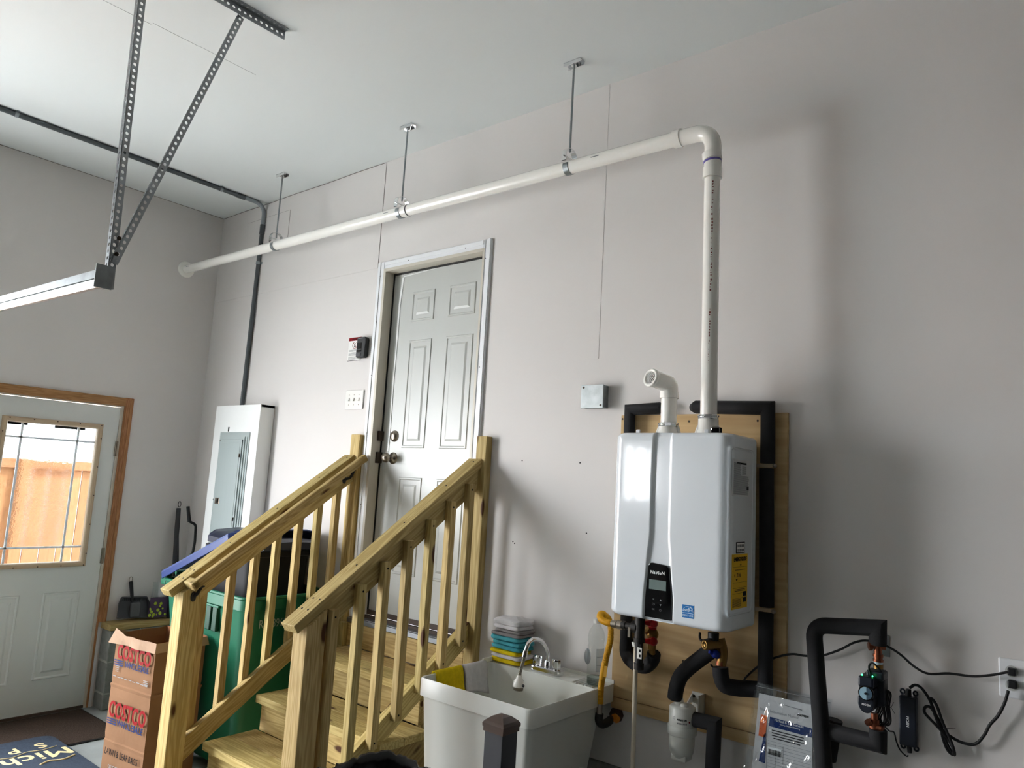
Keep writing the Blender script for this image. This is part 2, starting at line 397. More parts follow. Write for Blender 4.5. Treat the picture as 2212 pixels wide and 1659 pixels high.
# wall joint lines: thin tape edges standing a millimetre proud
q = MB().box(3.43, 3.52, -.0012, 0, 2.2, CZ); q.build('joint_tape', drywall, wall_b)
q = MB()
pts = [(0, 0), (.3, .004), (.62, -.003), (.95, .004), (1.3, -.004), (1.6, .003), (1.9, 0)]
for i in range(len(pts)-1):
    q._add([(pts[i][0], -.0035, CZ-.006+pts[i][1]*.6), (pts[i+1][0], -.0035, CZ-.006+pts[i+1][1]*.6), (pts[i+1][0], -.0035, CZ-.002+pts[i+1][1]*.6), (pts[i][0], -.0035, CZ-.002+pts[i][1]*.6)], [(0, 1, 2, 3)])
q.build('ceiling_crack', seamm, wall_b)
q = MB(); cs = [(2.102, -1.741, 3.535), (2.119, -1.538, 3.535), (2.123, -1.326, 3.535), (2.155, -1.034, 3.535), (2.204, -0.686, 3.535)]
for i in range(3): q.box(cs[i][0]-.001, cs[i][0]+.001, cs[i][1], cs[i+1][1], CZ-.0006, CZ)
q.build('ceiling_seam', mat('faint_seam', '#8d908f', .9), ceil)
# left wall with the entry door opening and two garage openings
q = MB()
q.box(-.15, 0, -.565, 0, 0, CZ); q.box(-.15, 0, -1.82, -1.53, 0, CZ); q.box(-.15, 0, -1.53, -.565, 2.0, CZ)
q.box(-.15, 0, -8.35, -1.82, 2.55, CZ); q.box(-.15, 0, -6.85, -3.55, 0, 2.55); q.box(-.15, 0, -8.35, -7.95, 0, 2.55).box(-.15, 0, -7.95, -6.85, 2.30, 2.56); q.box(-.15, 0, -7.95, -6.55, 0, 1.45)
wall_l = struct(q, 'wall_left', drywall)
bouncecut = mat('dark_bounce_cut', '#3d3a37', .85, var=.1, spec=.12)  # dark colour made up for the unseen walls to cut bounce light
struct(MB().box(7.65, 7.8, -8.35, 0, 0, CZ), 'wall_right', bouncecut)
struct(MB().box(0, 7.65, -8.35, -8.2, 0, CZ), 'wall_front', bouncecut)
q = MB()
for i in range(15):
    a, b_ = i*.12, (i+1)*.12-.01*(i % 3 == 1)
    q._add([(.0015, -a*1.0, CZ-.005), (.0015, -b_, CZ-.005), (.0015, -b_, CZ-.002), (.0015, -a, CZ-.002)], [(0, 1, 2, 3)])
q.build('ceiling_crack', seamm, wall_l)

# block foundation with sill plate (left wall stub and back wall base)
fw = empty('wall_foundation', (0, 0, 0), kind='structure')
blk = None
def blockat(x0, x1, y0, y1, z0, z1):
    q = MB().box(x0, x1, y0, y1, z0, z1); return q.build('concrete_block', block, fw, bevel=.008)
for z0, z1, ys in ((-.0, .098, (-.53, -.33, 0)), (.108, .298, (-.53, -.15, 0)), (.308, .503, (-.53, -.33, 0))):
    for a, b_ in zip(ys[:-1], ys[1:]): blockat(.0, .14, a+.003, b_-.003, z0, z1)
MB().box(.002, .133, -.524, 0, 0, .50).build('mortar_joint', mortar, fw)
vboard('sill_plate', 0, .145, -.535, -.002, .505, .545, fw)
MB().box(.14, 7.65, .004, .10, 0, .494).build('mortar_joint', mortar, fw)
for r, (z0, z1) in enumerate(((.0, .098), (.108, .298), (.308, .493))):
    x = .16 - (.2 if r % 2 else 0)
    while x < 7.6:
        blockat(max(x, .15), min(x+.394, 7.64), -.002, .1, z0, z1); x += .404

# ------------------------------------------------------------------ door_1: the white entry door with the leaded window
d1 = empty('door_1', (0, -1.04, 0), 'white steel entry door with a glazed upper half, stained wood trim', kind='structure')
q = MB()
wy0, wy1, wz0, wz1 = -1.262, -.70, .932, 1.842
q.box(-.05, -.006, -1.50, wy0, .018, 1.984); q.box(-.05, -.006, wy1, -.586, .018, 1.984)
q.box(-.05, -.006, wy0, wy1, .018, wz0); q.box(-.05, -.006, wy0, wy1, wz1, 1.984)
q.build('door_slab', steel_door, d1)
q = MB()
panel_relief(q, 'x', -.006, -.911, -.692, .221, .757, 1); panel_relief(q, 'x', -.006, -1.262, -1.043, .214, .752, 1)
q.build('raised_panel', steel_door, d1)
def ring(q, y0, y1, z0, z1, prof):
    rows = [[(x, y0+i, z0+i), (x, y1-i, z0+i), (x, y1-i, z1-i), (x, y0+i, z1-i)] for i, x in prof]
    q.grid(rows, smooth=False, close=True)
q = MB(); ring(q, -1.279, -.683, .915, 1.858, ((0, -.006), (.003, .006), (.010, .010), (.022, .010), (.030, .004), (.034, -.004), (.034, -.03)))
q.build('window_frame', tanframe, d1)
q = MB()
for i in range(5):
    for z in (.925, 1.848): q.lathe([(.004, 0), (.004, .002)], axis_m((.010, -1.24+i*.135, z), (1, 0, 0)), 8)
    for y in (-1.269, -.693): q.lathe([(.004, 0), (.004, .002)], axis_m((.010, y, 1.0+i*.19), (1, 0, 0)), 8)
q.build('screw_cap', brownwood, d1)['kind'] = 'stuff'
gx = -.028; my = (-1.155, -.826); mz = (1.042, 1.733)
ys = (-1.247, *my, -.715); zs = (.947, *mz, 1.828)
for i in range(3):
    for j in range(3):
        centre = i == 1 and j == 1
        MB().box(gx-.002, gx+.002, ys[i], ys[i+1], zs[j], zs[j+1]).build('pane', g_rain if centre else g_clear, d1)
leadm = mat('pale_came', '#eef3fa', .4)
for y in my: MB().box(gx-.005, gx+.006, y-.006, y+.006, .947, 1.828).build('muntin', leadm, d1)
for z in mz: MB().box(gx-.005, gx+.006, -1.247, -.715, z-.006, z+.006).build('muntin', leadm, d1)
vboard('casing', 0, .016, -.567, -.51, .545, 2.055, d1, oak)
vboard('casing', 0, .0155, -1.60, -.512, 1.995, 2.053, d1, oak)
vboard('casing', 0, .016, -1.61, -1.55, 0, 2.055, d1, oak)
vboard('casing', .016, .020, -.560, -.545, .545, 2.04, d1, oak, .001); vboard('casing', .016, .020, -.535, -.522, .545, 2.045, d1, oak, .001)
MB().box(-.12, .002, -.583, -.560, 0, 2.0).build('door_jamb', jambm, d1); MB().box(-.12, -.0, -1.56, -1.503, 0, 2.0).build('door_jamb', jambm, d1)
MB().box(-.12, -.0, -1.56, -.56, 1.988, 2.0).build('door_jamb', jambm, d1)
vboard('door_stop', -.004, .012, -.568, -.556, 0, .545, d1, oak); MB().box(-.002, .006, -.556, -.536, 0, .51).build('caulk_strip', white_trim, d1)
for z in (1.70, .98):
    q = MB().box(-.006, .004, -.592, -.574, z-.05, z+.05); q.tube([(.004, -.583, z-.052), (.004, -.583, z+.052)], .006, 10)
    q.build('hinge', nickel, d1)
MB().box(-.12, 0, -1.56, -.56, 0, .016).build('threshold', brownwood, d1)

# outside: paving, fence, neighbouring house
og = struct(MB().box(-30, -.16, -25, 14, -.12, -.02), 'ground_outside', paving)
fence = empty('garden_fence', (-3, 0, 0), 'orange cedar board fence seen through the entry door window', 'fence')
for i in range(34):
    y = -4.2+i*.152
    vboard('fence_board', -3.02, -3.0, y, y+.144, .0, 1.50, fence, cedar, .002)
for y in (-3.0, -1.55, -.24, 1.05): vboard('fence_post', -3.0, -2.9, y, y+.1, 0, 1.60, fence, cedar)
for z in (.15, 1.5): vboard('fence_rail', -3.0, -2.96, -4.2, 1.0, z, z+.09, fence, cedar)
house = empty('neighbour_house', (-12, 0, 0), 'white sided house beyond the fence seen through door window', 'house')
MB().box(-18, -12, -5, 9, 0, 6).build('house_wall', housem, house)
for y in (.7, 2.0, 3.1):
    q = MB().box(-12.04, -12, y, y+.6, 2.25, 3.4); w_ = q.build('window', bouncecut, house)
    MB().box(-12.06, -12.04, y+.28, y+.32, 2.1, 3.4).build('mullion', housem, w_)

# ------------------------------------------------------------------ door_2: the six-panel house door
d2 = empty('door_2', (2.39, .05, .82), 'white six panel house door at the top of the steps', kind='structure')
dy = .057
MB().box(2.010, 2.772, dy, dy+.044, .868, 2.812).build('door_slab', white_gloss, d2)
q = MB()
for u0, u1 in ((2.178, 2.366), (2.478, 2.682)):
    panel_relief(q, 'y', dy, u0, u1, 2.512, 2.690, -1); panel_relief(q, 'y', dy, u0, u1, 1.782, 2.402, -1); panel_relief(q, 'y', dy, u0, u1, 1.086, 1.619, -1)
q.build('raised_panel', white_gloss, d2)
MB().box(1.985, 2.004, -.016, .15, .82, 2.84).build('door_jamb', jambm, d2); MB().box(2.776, 2.79, -.016, .15, .82, 2.84).build('door_jamb', jambm, d2)
MB().box(2.0, 2.78, -.016, .15, 2.822, 2.84).build('door_jamb', jambm, d2)
MB().box(2.004, 2.0105, .050, .10, .84, 2.822).build('weather_seal', blackm, d2); MB().box(2.004, 2.776, .050, .10, 2.812, 2.822).build('weather_seal', blackm, d2)
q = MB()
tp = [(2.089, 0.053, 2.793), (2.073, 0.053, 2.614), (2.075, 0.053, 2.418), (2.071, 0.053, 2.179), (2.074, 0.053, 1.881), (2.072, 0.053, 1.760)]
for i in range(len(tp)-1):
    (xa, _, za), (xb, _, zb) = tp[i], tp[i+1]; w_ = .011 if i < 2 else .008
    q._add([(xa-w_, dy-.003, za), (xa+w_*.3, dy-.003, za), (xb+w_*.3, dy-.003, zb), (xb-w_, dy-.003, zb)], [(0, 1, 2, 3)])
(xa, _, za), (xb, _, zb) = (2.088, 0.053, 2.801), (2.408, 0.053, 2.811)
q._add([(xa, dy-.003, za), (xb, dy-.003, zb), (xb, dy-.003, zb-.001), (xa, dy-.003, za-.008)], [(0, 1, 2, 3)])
q.build('light_streak', boxwhite, d2)  # streak of reflected light on the slab, modelled as thin white strips
def casing2(x0, x1, z0, z1, horiz):
    q = MB()
    if horiz:
        q.box(x0, x1, -.012, 0, z0, z1); q.box(x0, x1, -.017, -.012, z1-.026, z1-.004); q.box(x0+.05, x1-.05, -.015, -.012, z0+.006, z0+.014)
    else:
        s_ = 1 if x0 > 2.4 else -1; xo = x1 if s_ > 0 else x0
        q.box(x0, x1, -.012, 0, z0, z1); a, b_ = sorted((xo-s_*.004, xo-s_*.026)); q.box(a, b_, -.017, -.012, z0, z1)
        a, b_ = sorted(((x0 if s_ > 0 else x1)+s_*.006, (x0 if s_ > 0 else x1)+s_*.014)); q.box(a, b_, -.015, -.012, z0, z1)
    return q.build('casing', white_trim, d2, bevel=.0015)
casing2(1.928, 1.992, .80, 2.886, False); casing2(2.778, 2.832, .80, 2.886, False); casing2(1.992, 2.778, 2.826, 2.886, True)
q = MB()
for x, z in ((1.958, 2.80), (1.956, 2.52), (1.954, 2.2), (1.955, 1.86), (1.957, 1.45), (2.80, 2.78), (2.806, 2.2), (2.81, 1.7), (2.2, 2.86), (2.65, 2.86)):
    q.lathe([(.003, 0), (.003, .001)], axis_m((x, -.017, z), (0, -1, 0)), 8)
q.build('nail_hole', darkgrey, d2)['kind'] = 'stuff'
kn = MB(); km = axis_m((2.118, dy, 1.722), (0, -1, 0))
kn.lathe([(.034, 0), (.034, .004), (.030, .010), (.014, .014), (.011, .022), (.012, .034), (.022, .040), (.028, .052), (.027, .066), (.018, .076), (.001, .078)], km, 28)
kn.build('door_knob', nickel, d2)
MB().lathe([(.033, 0), (.033, .004), (.024, .016), (.022, .018), (.001, .018)], axis_m((2.115, dy, 1.848), (0, -1, 0)), 28).build('deadbolt', nickel, d2)
for z, h in ((1.848, .028), (1.722, .032)): MB().box(2.003, 2.022, .02, dy+.001, z-h, z+h).build('strike_plate', darkmetal, d2, bevel=.002)
MB().box(2.01, 2.775, .045, .075, .842, .868).build('door_sweep', brownwood, d2)
q = MB().box(1.95, 2.80, -.034, .14, .812, .8258).box(1.95, 2.80, -.045, -.0345, .802, .826).box(1.95, 2.80, -.030, -.024, .8255, .829)
q.build('door_threshold', aluminium, d2, bevel=.002)
MB().box(2.005, 2.775, .02, .044, .8262, .842).build('threshold_cap', brownwood, d2)

# ================================================================== staircase
st = empty('wooden_steps', (2.42, -.5, 0), 'treated pine staircase rising to the white house door', 'stairs')
NZ = (.674, .505, .338, .17); NY = (-.317, -.583, -.842, -1.105)
xr = (2.835, 2.90, 2.90, 2.80)
for k in range(4):
    y1 = -.04 if k == 0 else NY[k-1]+.022
    y0 = NY[k]; ym = (y0+y1)/2 + (0 if k else .0)
    ym = y0+.139
    vboard('tread_board', 1.962, xr[k], y0, ym-.002, NZ[k]-.037, NZ[k], st)
    vboard('tread_board', 1.962, xr[k], ym+.002, min(ym+.141, y1), NZ[k]-.037, NZ[k], st)
    zt = NZ[k]-.037; zb = NZ[k+1] if k < 3 else 0
    vboard('riser_board', 1.985, min(xr[k], 2.88)-.01, y0+.022, y0+.044, zb, zt, st)
vboard('riser_board', 1.935, 2.84, -.040, -.003, .676, .798, st)
vboard('riser_trim', 1.925, 1.962, -.075, -.04, .676, .80, st)
for x in (2.0, 2.40, 2.785):
    poly = [(-.045, 0), (-.045, NZ[0]-.038)]
    for k in range(4):
        poly += [(NY[k]+.046, NZ[k]-.038)]
        if k < 3: poly += [(NY[k]+.046, NZ[k+1]-.038)]
    poly += [(NY[3]+.046, 0)]
    MB().prism(poly, 'x', x, x+.036).build('stringer', pine, st, M=frame_m((x+.018, -.5, .3), (0, .84, .54), (1, 0, 0)))

SL = .693
def railing(side, label):
    """side 'R' or 'L'"""
    cx = 2.845 if side == 'R' else 1.856; s = 1 if side == 'R' else -1
    r = empty('stair_railing', (cx, -.5, 0), label, 'railing')
    nx = (2.81, 2.899) if side == 'R' else (1.841, 1.930)
    ny = (-1.0, -.911)
    capx = (2.80, 2.89) if side == 'R' else (1.807, 1.896)
    bx = (2.835, 2.872) if side == 'R' else (1.866, 1.903)
    # newel with a sloping top
    q = MB(); zt = lambda y: 1.762+SL*y-.047
    vs = [(nx[i], ny[j], 0) for i in (0, 1) for j in (0, 1)] + [(nx[i], ny[j], zt(ny[j])) for i in (0, 1) for j in (0, 1)]
    M = Matrix.Translation(V((nx[0]+nx[1])/2, -.9555, .5)) @ Matrix.Rotation(-PI/2, 4, 'Y')
    Mi = M.inverted(); q._add([Mi @ Vector(v) for v in vs], [(0,2,3,1),(4,5,7,6),(0,1,5,4),(2,6,7,3),(0,4,6,2),(1,3,7,5)])
    o = q.build('newel_post', pine, None, bevel=.004); o.parent = r; o.matrix_parent_inverse = Matrix.Translation(-r.location); o.matrix_basis = M
    if side == 'R': vboard('wall_post', 2.846, 2.912, -.046, -.001, 0, 1.842, r)
    else: vboard('wall_post', 1.847, 1.926, -.042, -.001, 0, 1.850, r)
    ct = 1.762
    y0, y1 = -1.055, -.046
    n = V(0, -math.sin(math.atan(SL)), math.cos(math.atan(SL)))
    def pt(x, y, z0): return V(x, y, z0+SL*y)
    a = pt(sum(capx)/2, y0, ct)-n*.019; b_ = pt(sum(capx)/2, y1, ct)-n*.019
    board('cap_rail', a, b_, .089, .038, r, None, (1, 0, 0), .004, cuts=(0, 0))
    zc = ct-.047
    for nm, top in (('upper_rail', zc), ('lower_rail', .976)):
        ya, yb = ny[1]+.001, -.047
        q = MB(); h = .107
        poly = [(ya, top+SL*ya), (yb, top+SL*yb), (yb, top-h+SL*yb), (ya, top-h+SL*ya)]
        x = V(0, 1, SL).normalized(); M = frame_m(pt(sum(bx)/2, -.5, top-.05), x, V(1, 0, 0)); Mi = M.inverted()
        vs = [Mi @ V(xx, y, z) for xx in bx for y, z in poly]
        q._add(vs, [(0,1,2,3),(7,6,5,4),(0,4,5,1),(1,5,6,2),(2,6,7,3),(3,7,4,0)])
        o = q.build(nm, pine, None, bevel=.003); o.parent = r; o.matrix_parent_inverse = Matrix.Translation(-r.location); o.matrix_basis = M
    xb = (bx[1]+.001, bx[1]+.037) if side == 'R' else (bx[0]-.037, bx[0]-.001)
    cs = (-.86, -.73, -.606, -.481, -.350, -.227, -.104) if side == 'R' else (-.842, -.698, -.574, -.455, -.328, -.208, -.09)
    for c in cs: vboard('baluster', xb[0], xb[1], c-.036, c, .976-.06+SL*c, ct-.062+SL*(c-.036), r, None, .002)
    # screw holes
    q = MB()
    def scr(p, d): q.lathe([(.0045, 0), (.0045, .0006)], axis_m(p, d), 8)
    for y in (-.98, -.93): 
        for dx in (-.02, .02): scr(pt(sum(capx)/2+dx, y, ct), n)
    for y in (-.75, -.5, -.25, -.07): scr(pt(sum(capx)/2+.01, y, ct), n)
    for c in cs:
        if side == 'R': scr((xb[1], c-.018, ct-.09+SL*(c-.036)), (1, 0, 0)); scr((xb[1], c-.018, .976-.035+SL*c), (1, 0, 0))
    q.build('screw_hole', ink_k, r)['kind'] = 'stuff'
    return r
rr = railing('R', 'right stair railing, nearer the white utility sink, seven balusters')
rl = railing('L', 'left stair railing, behind which the green cart stands')
# gripping handrail bolted to the inner side of the left railing
hr = empty('handrail', (1.95, -.5, 1.2), 'second slimmer wooden handrail on black brackets inside the left railing', 'handrail')
def pt(x, y, z0): return V(x, y, z0+SL*y)
board('rail', pt(1.966, -.985, 1.733), pt(1.966, -.02, 1.733), .038, .042, hr, None, (1, 0, 0), .008)
board('rail_return', pt(1.90, -.985+.019, 1.733), pt(1.985, -.985+.019, 1.733), .038, .042, hr, None, (0, 1, SL), .006)
for yb in (-.86, -.12):
    p0, p1 = (V(*(1.934, -0.952, 1.003)), V(*(1.955, -0.927, 1.051))) if yb < -.5 else (V(*(1.906, -0.110, 1.585)), V(*(1.950, -0.073, 1.654)))
    q = MB().tube(corner([p0, V(1.945, p0.y+.01, p0.z+.012), p1], .012), .008, 8)
    q.sphere(p0, .014, 8, (.4, 1, 1.7)); q.sphere(p1, .011, 8, (1.3, 1.4, .5))
    q.build('bracket', mblack, hr)

# ================================================================== overhead things
# garage door track with its perforated hangers
TY = -1.74
tr = empty('garage_door_track', (1.3, TY, 2.25), 'galvanised horizontal garage door track at upper left', 'track')
TE = (2.555, -1.740, 2.227)[0]; TZ = (2.555, -1.740, 2.227)[2]-.0
def trp(x): return V(x, TY, TZ+.004+(TE-x)*.026)
q = MB(); prof = [(-.004, .075), (-.004, .045), (.004, .040), (.004, .018), (.0, .010), (-.012, -.004), (-.030, -.006), (-.046, .006), (-.048, .016), (-.044, .020), (-.042, .014), (-.030, .002), (-.014, .003), (-.004, .014), (-.001, .020), (-.001, .038), (-.009, .044), (-.009, .075)]
rows = []
for x in (.10, TE):
    c = trp(x); rows.append([(x, c.y+a, c.z+b_) for a, b_ in prof])
q.grid(rows, smooth=False, close=True); q._add(rows[0], [tuple(range(len(prof)))]); q._add(rows[1], [tuple(range(len(prof)))])
q.build('track_rail', galv, tr)
for x in (TE-1.05, TE-.86, TE-.45, TE-.41, TE-.06):
    c = trp(x); MB().lathe([(.008, 0), (.008, .002), (.004, .004)], axis_m((x, c.y-.001, c.z+.029), (0, -1, 0)), 8).build('bolt', darkmetal, tr)
q = MB(); c = trp(TE); q.box(TE-.003, TE+.003, c.y-.05, c.y+.01, c.z-.01, c.z+.075); q.build('end_bracket', galv, tr)
MB().box(.0, .14, TY-.05, TY+.01, trp(0).z-.02, trp(0).z+.10).build('header_bracket', galv, tr)
def perforated(name, a, b_, parent, w=.032, t=.0025, flange=(0, 1, 0), fw=.03, pitch=.0254, holes=True, wdir=(1, 0, 0)):
    """angle iron a-b; face spans wdir, second leg spans flange; real round holes cut in the face leg"""
    a = Vector(a); b_ = Vector(b_); z = (b_-a).normalized(); x = Vector(wdir); x = (x-z*x.dot(z)).normalized(); y = z.cross(x)
    if y.dot(Vector(flange)) < 0: y = -y
    L = (b_-a).length; n = int(L/pitch); q = MB(); R_ = .0060; K = 16
    def leg(u, v, wid):
        for s_ in (0, 1):
            off = v*(t*s_)
            for i in range(n):
                z0 = i*L/n; z1 = (i+1)*L/n; c = (z0+z1)/2; vs = []; ang = [2*PI*j/K for j in range(K)]
                circ = [a + u*(wid/2+R_*math.cos(t_)) + z*(c+R_*1.15*math.sin(t_)) + off for t_ in ang]
                out = []
                for t_ in ang:
                    cx, cz = math.cos(t_), math.sin(t_); m_ = max(abs(cx), abs(cz)); out.append(a + u*(wid/2+cx/m_*wid/2) + z*(c+cz/m_*(z1-z0)/2) + off)
                q._add(circ+out, [(j, (j+1) % K, (j+1) % K+K, j+K) for j in range(K)])
        # rim edges
        for uu in (0, wid):
            q._add([a+u*uu, a+u*uu+v*t, b_+u*uu+v*t, b_+u*uu], [(0, 1, 2, 3)])
    leg(x, y, w); leg(y, x, fw)
    o = q.build(name, perf, parent); return o
g1 = empty('track_hanger', (TE, TY, 3.0), 'upright perforated steel strut from the track end to ceiling', 'hanger')
perforated('perforated_angle', (TE-.008, TY-.006, TZ+.0), (TE-.072, TY-.006, CZ-.001), g1, .027, wdir=(0, 1, 0), flange=(-1, 0, 0))
g2 = empty('track_hanger', (TE+.03, -1.6, 3.0), 'slanting perforated steel strut bolted under the ceiling angle iron', 'hanger')
perforated('perforated_angle', (TE-.004, TY-.004, TZ+.10), (2.545, -1.372, CZ-.030), g2, .028, wdir=(0, 1, 0), flange=(-1, 0, 0), fw=.010)
g3 = empty('ceiling_angle', (2.57, -1.6, CZ), 'perforated angle iron screwed flat to ceiling at the top edge', 'angle iron')
perforated('perforated_angle', (2.562, -1.16, CZ-.001), (2.562, -2.6, CZ-.001), g3, .04, wdir=(0, 0, -1), flange=(1, 0, 0), fw=.034)
for p in ((TE-.003, TY+.012, TZ+.13), (TE-.004, TY+.014, TZ+.19)): MB().lathe([(.008, 0), (.008, .005)], axis_m(p, (1, 0, 0)), 6).build('hex_bolt', darkmetal, g2)
q = MB().lathe([(.010, 0), (.010, .008)], axis_m((2.555, -1.36, CZ-.03), (1, -1, 0)), 6); q.build('hex_bolt', galv, g2)

# grey conduit over the ceiling corner down into the panel box
co = empty('electrical_conduit', (.6, -.2, 3.4), 'dark grey plastic conduit along ceiling and down the wall corner', 'conduit')
cz = CZ-.016
MB().tube([(.60, -8.1, cz), (.60, -.19, cz)], .0145, 14).build('conduit_run', pvcgrey, co)
MB().tube(corner([(.60, -.19, cz), (.60, -.018, cz), (.598, -.018, 3.33)], .15, 12), .0145, 14).build('conduit_elbow', pvcgrey2, co)
MB().tube([(.598, -.018, 3.34), (.575, -.018, 2.03)], .0145, 14).build('conduit_run', pvcgrey, co)
for a, b_ in (((.60, -.24, cz), (.60, -.18, cz)), ((.598, -.018, 3.37), (.598, -.018, 3.30))): MB().tube([a, b_], .018, 14).build('coupling', pvcgrey, co)
for p, d in (((.60, -.36, cz), (0, 1, 0)), ((.60, -1.60, cz), (0, 1, 0)), ((.593, -.018, 3.085), (0, 0, 1))):
    p = Vector(p); d = Vector(d)
    q = MB().tube([p-d*.009, p+d*.009], .0175, 14); q.box(p.x-.027, p.x+.027, *((p.y-.009, p.y+.009) if d.y else (-.006, -.003)), *((CZ-.004, CZ-.001) if d.y else (p.z-.009, p.z+.009)))
    q.build('conduit_clip', pvcgrey2, co)

# white vent pipe, its hangers
VY = -.25
vp = empty('exhaust_vent_pipe', (2.1, VY, 3.04), 'long white PVC vent pipe running under ceiling and down to the heater', 'pipe')
hz = lambda x: 3.062-.0095*x
MB().tube([(0.0, VY, hz(0)), (2.43, VY, hz(2.43))], .0305, 28).build('pipe_run', pvc, vp)
MB().tube([(2.43, VY, hz(2.43)), (4.03, VY, hz(4.03))], .0305, 28).build('pipe_run', pvc, vp)
MB().tube([(2.405, VY, hz(2.4)), (2.432, VY, hz(2.43))], .0325, 28).build('pipe_coupling', pvc, vp)
MB().tube([(2.432, VY, hz(2.43)), (2.437, VY, hz(2.43))], .0328, 28).build('joint_ring', darkgrey, vp)
MB().lathe([(.062, 0), (.062, .004), (.052, .010), (.034, .012)], axis_m((0.0, VY, hz(0)), (1, 0, 0)), 36).build('wall_flange', pvc, vp)
zc_ = hz(4.03); VX = 4.168
el = corner([(4.0, VY, zc_), (VX, VY, zc_-.004), (VX, VY, 2.86)], .125, 14)
MB().tube(el, .0325, 28).build('elbow', pvc, vp)
MB().tube([(4.005, VY, zc_), (4.035, VY, zc_)], .037, 28).build('elbow_collar', pvc, vp, bevel=.002)
MB().tube([(VX-.006, VY, 2.925), (VX, VY, 2.895)], .0368, 28).build('elbow_collar', pvc, vp, bevel=.002)
purple = mat('purple_primer', '#5a4f9c', .3)
MB().tube([(VX-.001, VY, 2.892), (VX, VY, 2.884)], .0345, 28).build('primer_ring', purple, vp)
MB().tube([(VX, VY, 2.862), (VX, VY, 2.822)], .037, 28).build('elbow_collar', pvc, vp, bevel=.002)
MB().tube([(VX, VY, 2.89), (VX, VY, 2.85)], .0335, 28).build('elbow', pvc, vp)
MB().tube([(VX, VY, 2.82), (VX+.006, VY, 1.90)], .0305, 28).build('pipe_riser', pvc, vp)
# faint red-brown print down the riser, too small to read
q = MB(); z = 2.80; dirc = V(5.349-VX, -2.8-VY, 0).normalized(); a0 = math.atan2(dirc.y, dirc.x)-.12; rnd = random.Random(3)
while z > 1.96:
    if 2.30 < z < 2.37: z = 2.30
    h = rnd.choice((.004, .006, .008, .003)); w_ = rnd.choice((.05, .14, .18)); ao = rnd.uniform(-.02, .06)
    pts = [(VX+.003+.0309*math.cos(a0+ao+k*w_), VY+.0309*math.sin(a0+ao+k*w_), zz) for zz in (z, z-h) for k in (0, 1)]
    q._add([pts[0], pts[1], pts[3], pts[2]], [(0, 1, 2, 3)]); z -= h+rnd.choice((.003, .005, .003, .012))
o = q.build('pipe_print', mat('red_brown_print', '#7c3b34', .6), vp); o['kind'] = 'stuff'
for x0 in (.06, 2.26, 3.62): MB().tube([(x0, VY-.0309, hz(x0)+.004), (x0+.04, VY-.0309, hz(x0)+.004)], .002, 6).build('pipe_mark', ink_g, vp)

lab = {1.172: 'pipe hanger nearest the grey conduit in the far corner', 2.372: 'middle pipe hanger above the house door', 3.484: 'pipe hanger nearest the elbow and water heater'}
proto = None
for x in (1.172, 2.372, 3.484):
    h = empty('pipe_hanger', (x, VY, CZ), lab[x], 'hanger', 'threaded rod hangers carrying the vent pipe')
    if proto is None:
        q = MB(); q.box(x-.045, x+.045, VY-.020, VY+.020, CZ-.004, CZ); q.box(x-.045, x+.045, VY-.020, VY-.016, CZ-.018, CZ); q.box(x-.045, x+.045, VY+.016, VY+.020, CZ-.018, CZ)
        q.lathe([(.014, CZ-.018), (.014, CZ-.002)], Matrix.Translation((x, VY, 0)), 6); q.build('ceiling_plate', chrome, h)
        MB().tube([(x, VY, CZ-.004), (x, VY, hz(x)+.052)], .0050, 10).build('threaded_rod', galv, h)
        q = MB(); zt = hz(x)+.085; wdt = .013
        arc = [(VY+.042*math.cos(t), hz(x)+.052+.035*math.sin(t)) for t in [PI*i/10 for i in range(11)]]
        yz = [(VY+.043, hz(x)+.02)]+arc+[(VY-.043, hz(x)+.02)]
        rows = [[(x-wdt, y, z), (x+wdt, y, z), (x+wdt, y+(VY-y)*.06, z-.003), (x-wdt, y+(VY-y)*.06, z-.003)] for y, z in yz]
        q.grid(rows, smooth=False, close=True)
        q.build('yoke', chrome, h)
        q = MB(); ang = [PI*.12-PI*1.24*i/20 for i in range(21)]
        rows = [[(x-wdt, VY+r_*math.cos(t), hz(x)+r_*math.sin(t)) for r_ in (.034,)]+[(x+wdt, VY+.034*math.cos(t), hz(x)+.034*math.sin(t)), (x+wdt, VY+.0308*math.cos(t), hz(x)+.0308*math.sin(t)), (x-wdt, VY+.0308*math.cos(t), hz(x)+.0308*math.sin(t))] for t in ang]
        q.grid(rows, smooth=False, close=True); q.build('cradle', galv, h)
        MB().tube([(x, VY-.05, hz(x)+.042), (x, VY+.05, hz(x)+.042)], .0035, 8).build('cross_bolt', chrome, h)
        proto = h; hz0 = x
    else:
        for ch in proto.children:
            c = ch.copy(); COL.objects.link(c); c.parent = h; c.location = (0, 0, 0); c.matrix_parent_inverse = Matrix.Translation((-hz0, -VY, -CZ))
            if c.name.split('.')[0] not in ('threaded_rod', 'ceiling_plate'): c.location.z = hz(x)-hz(hz0)

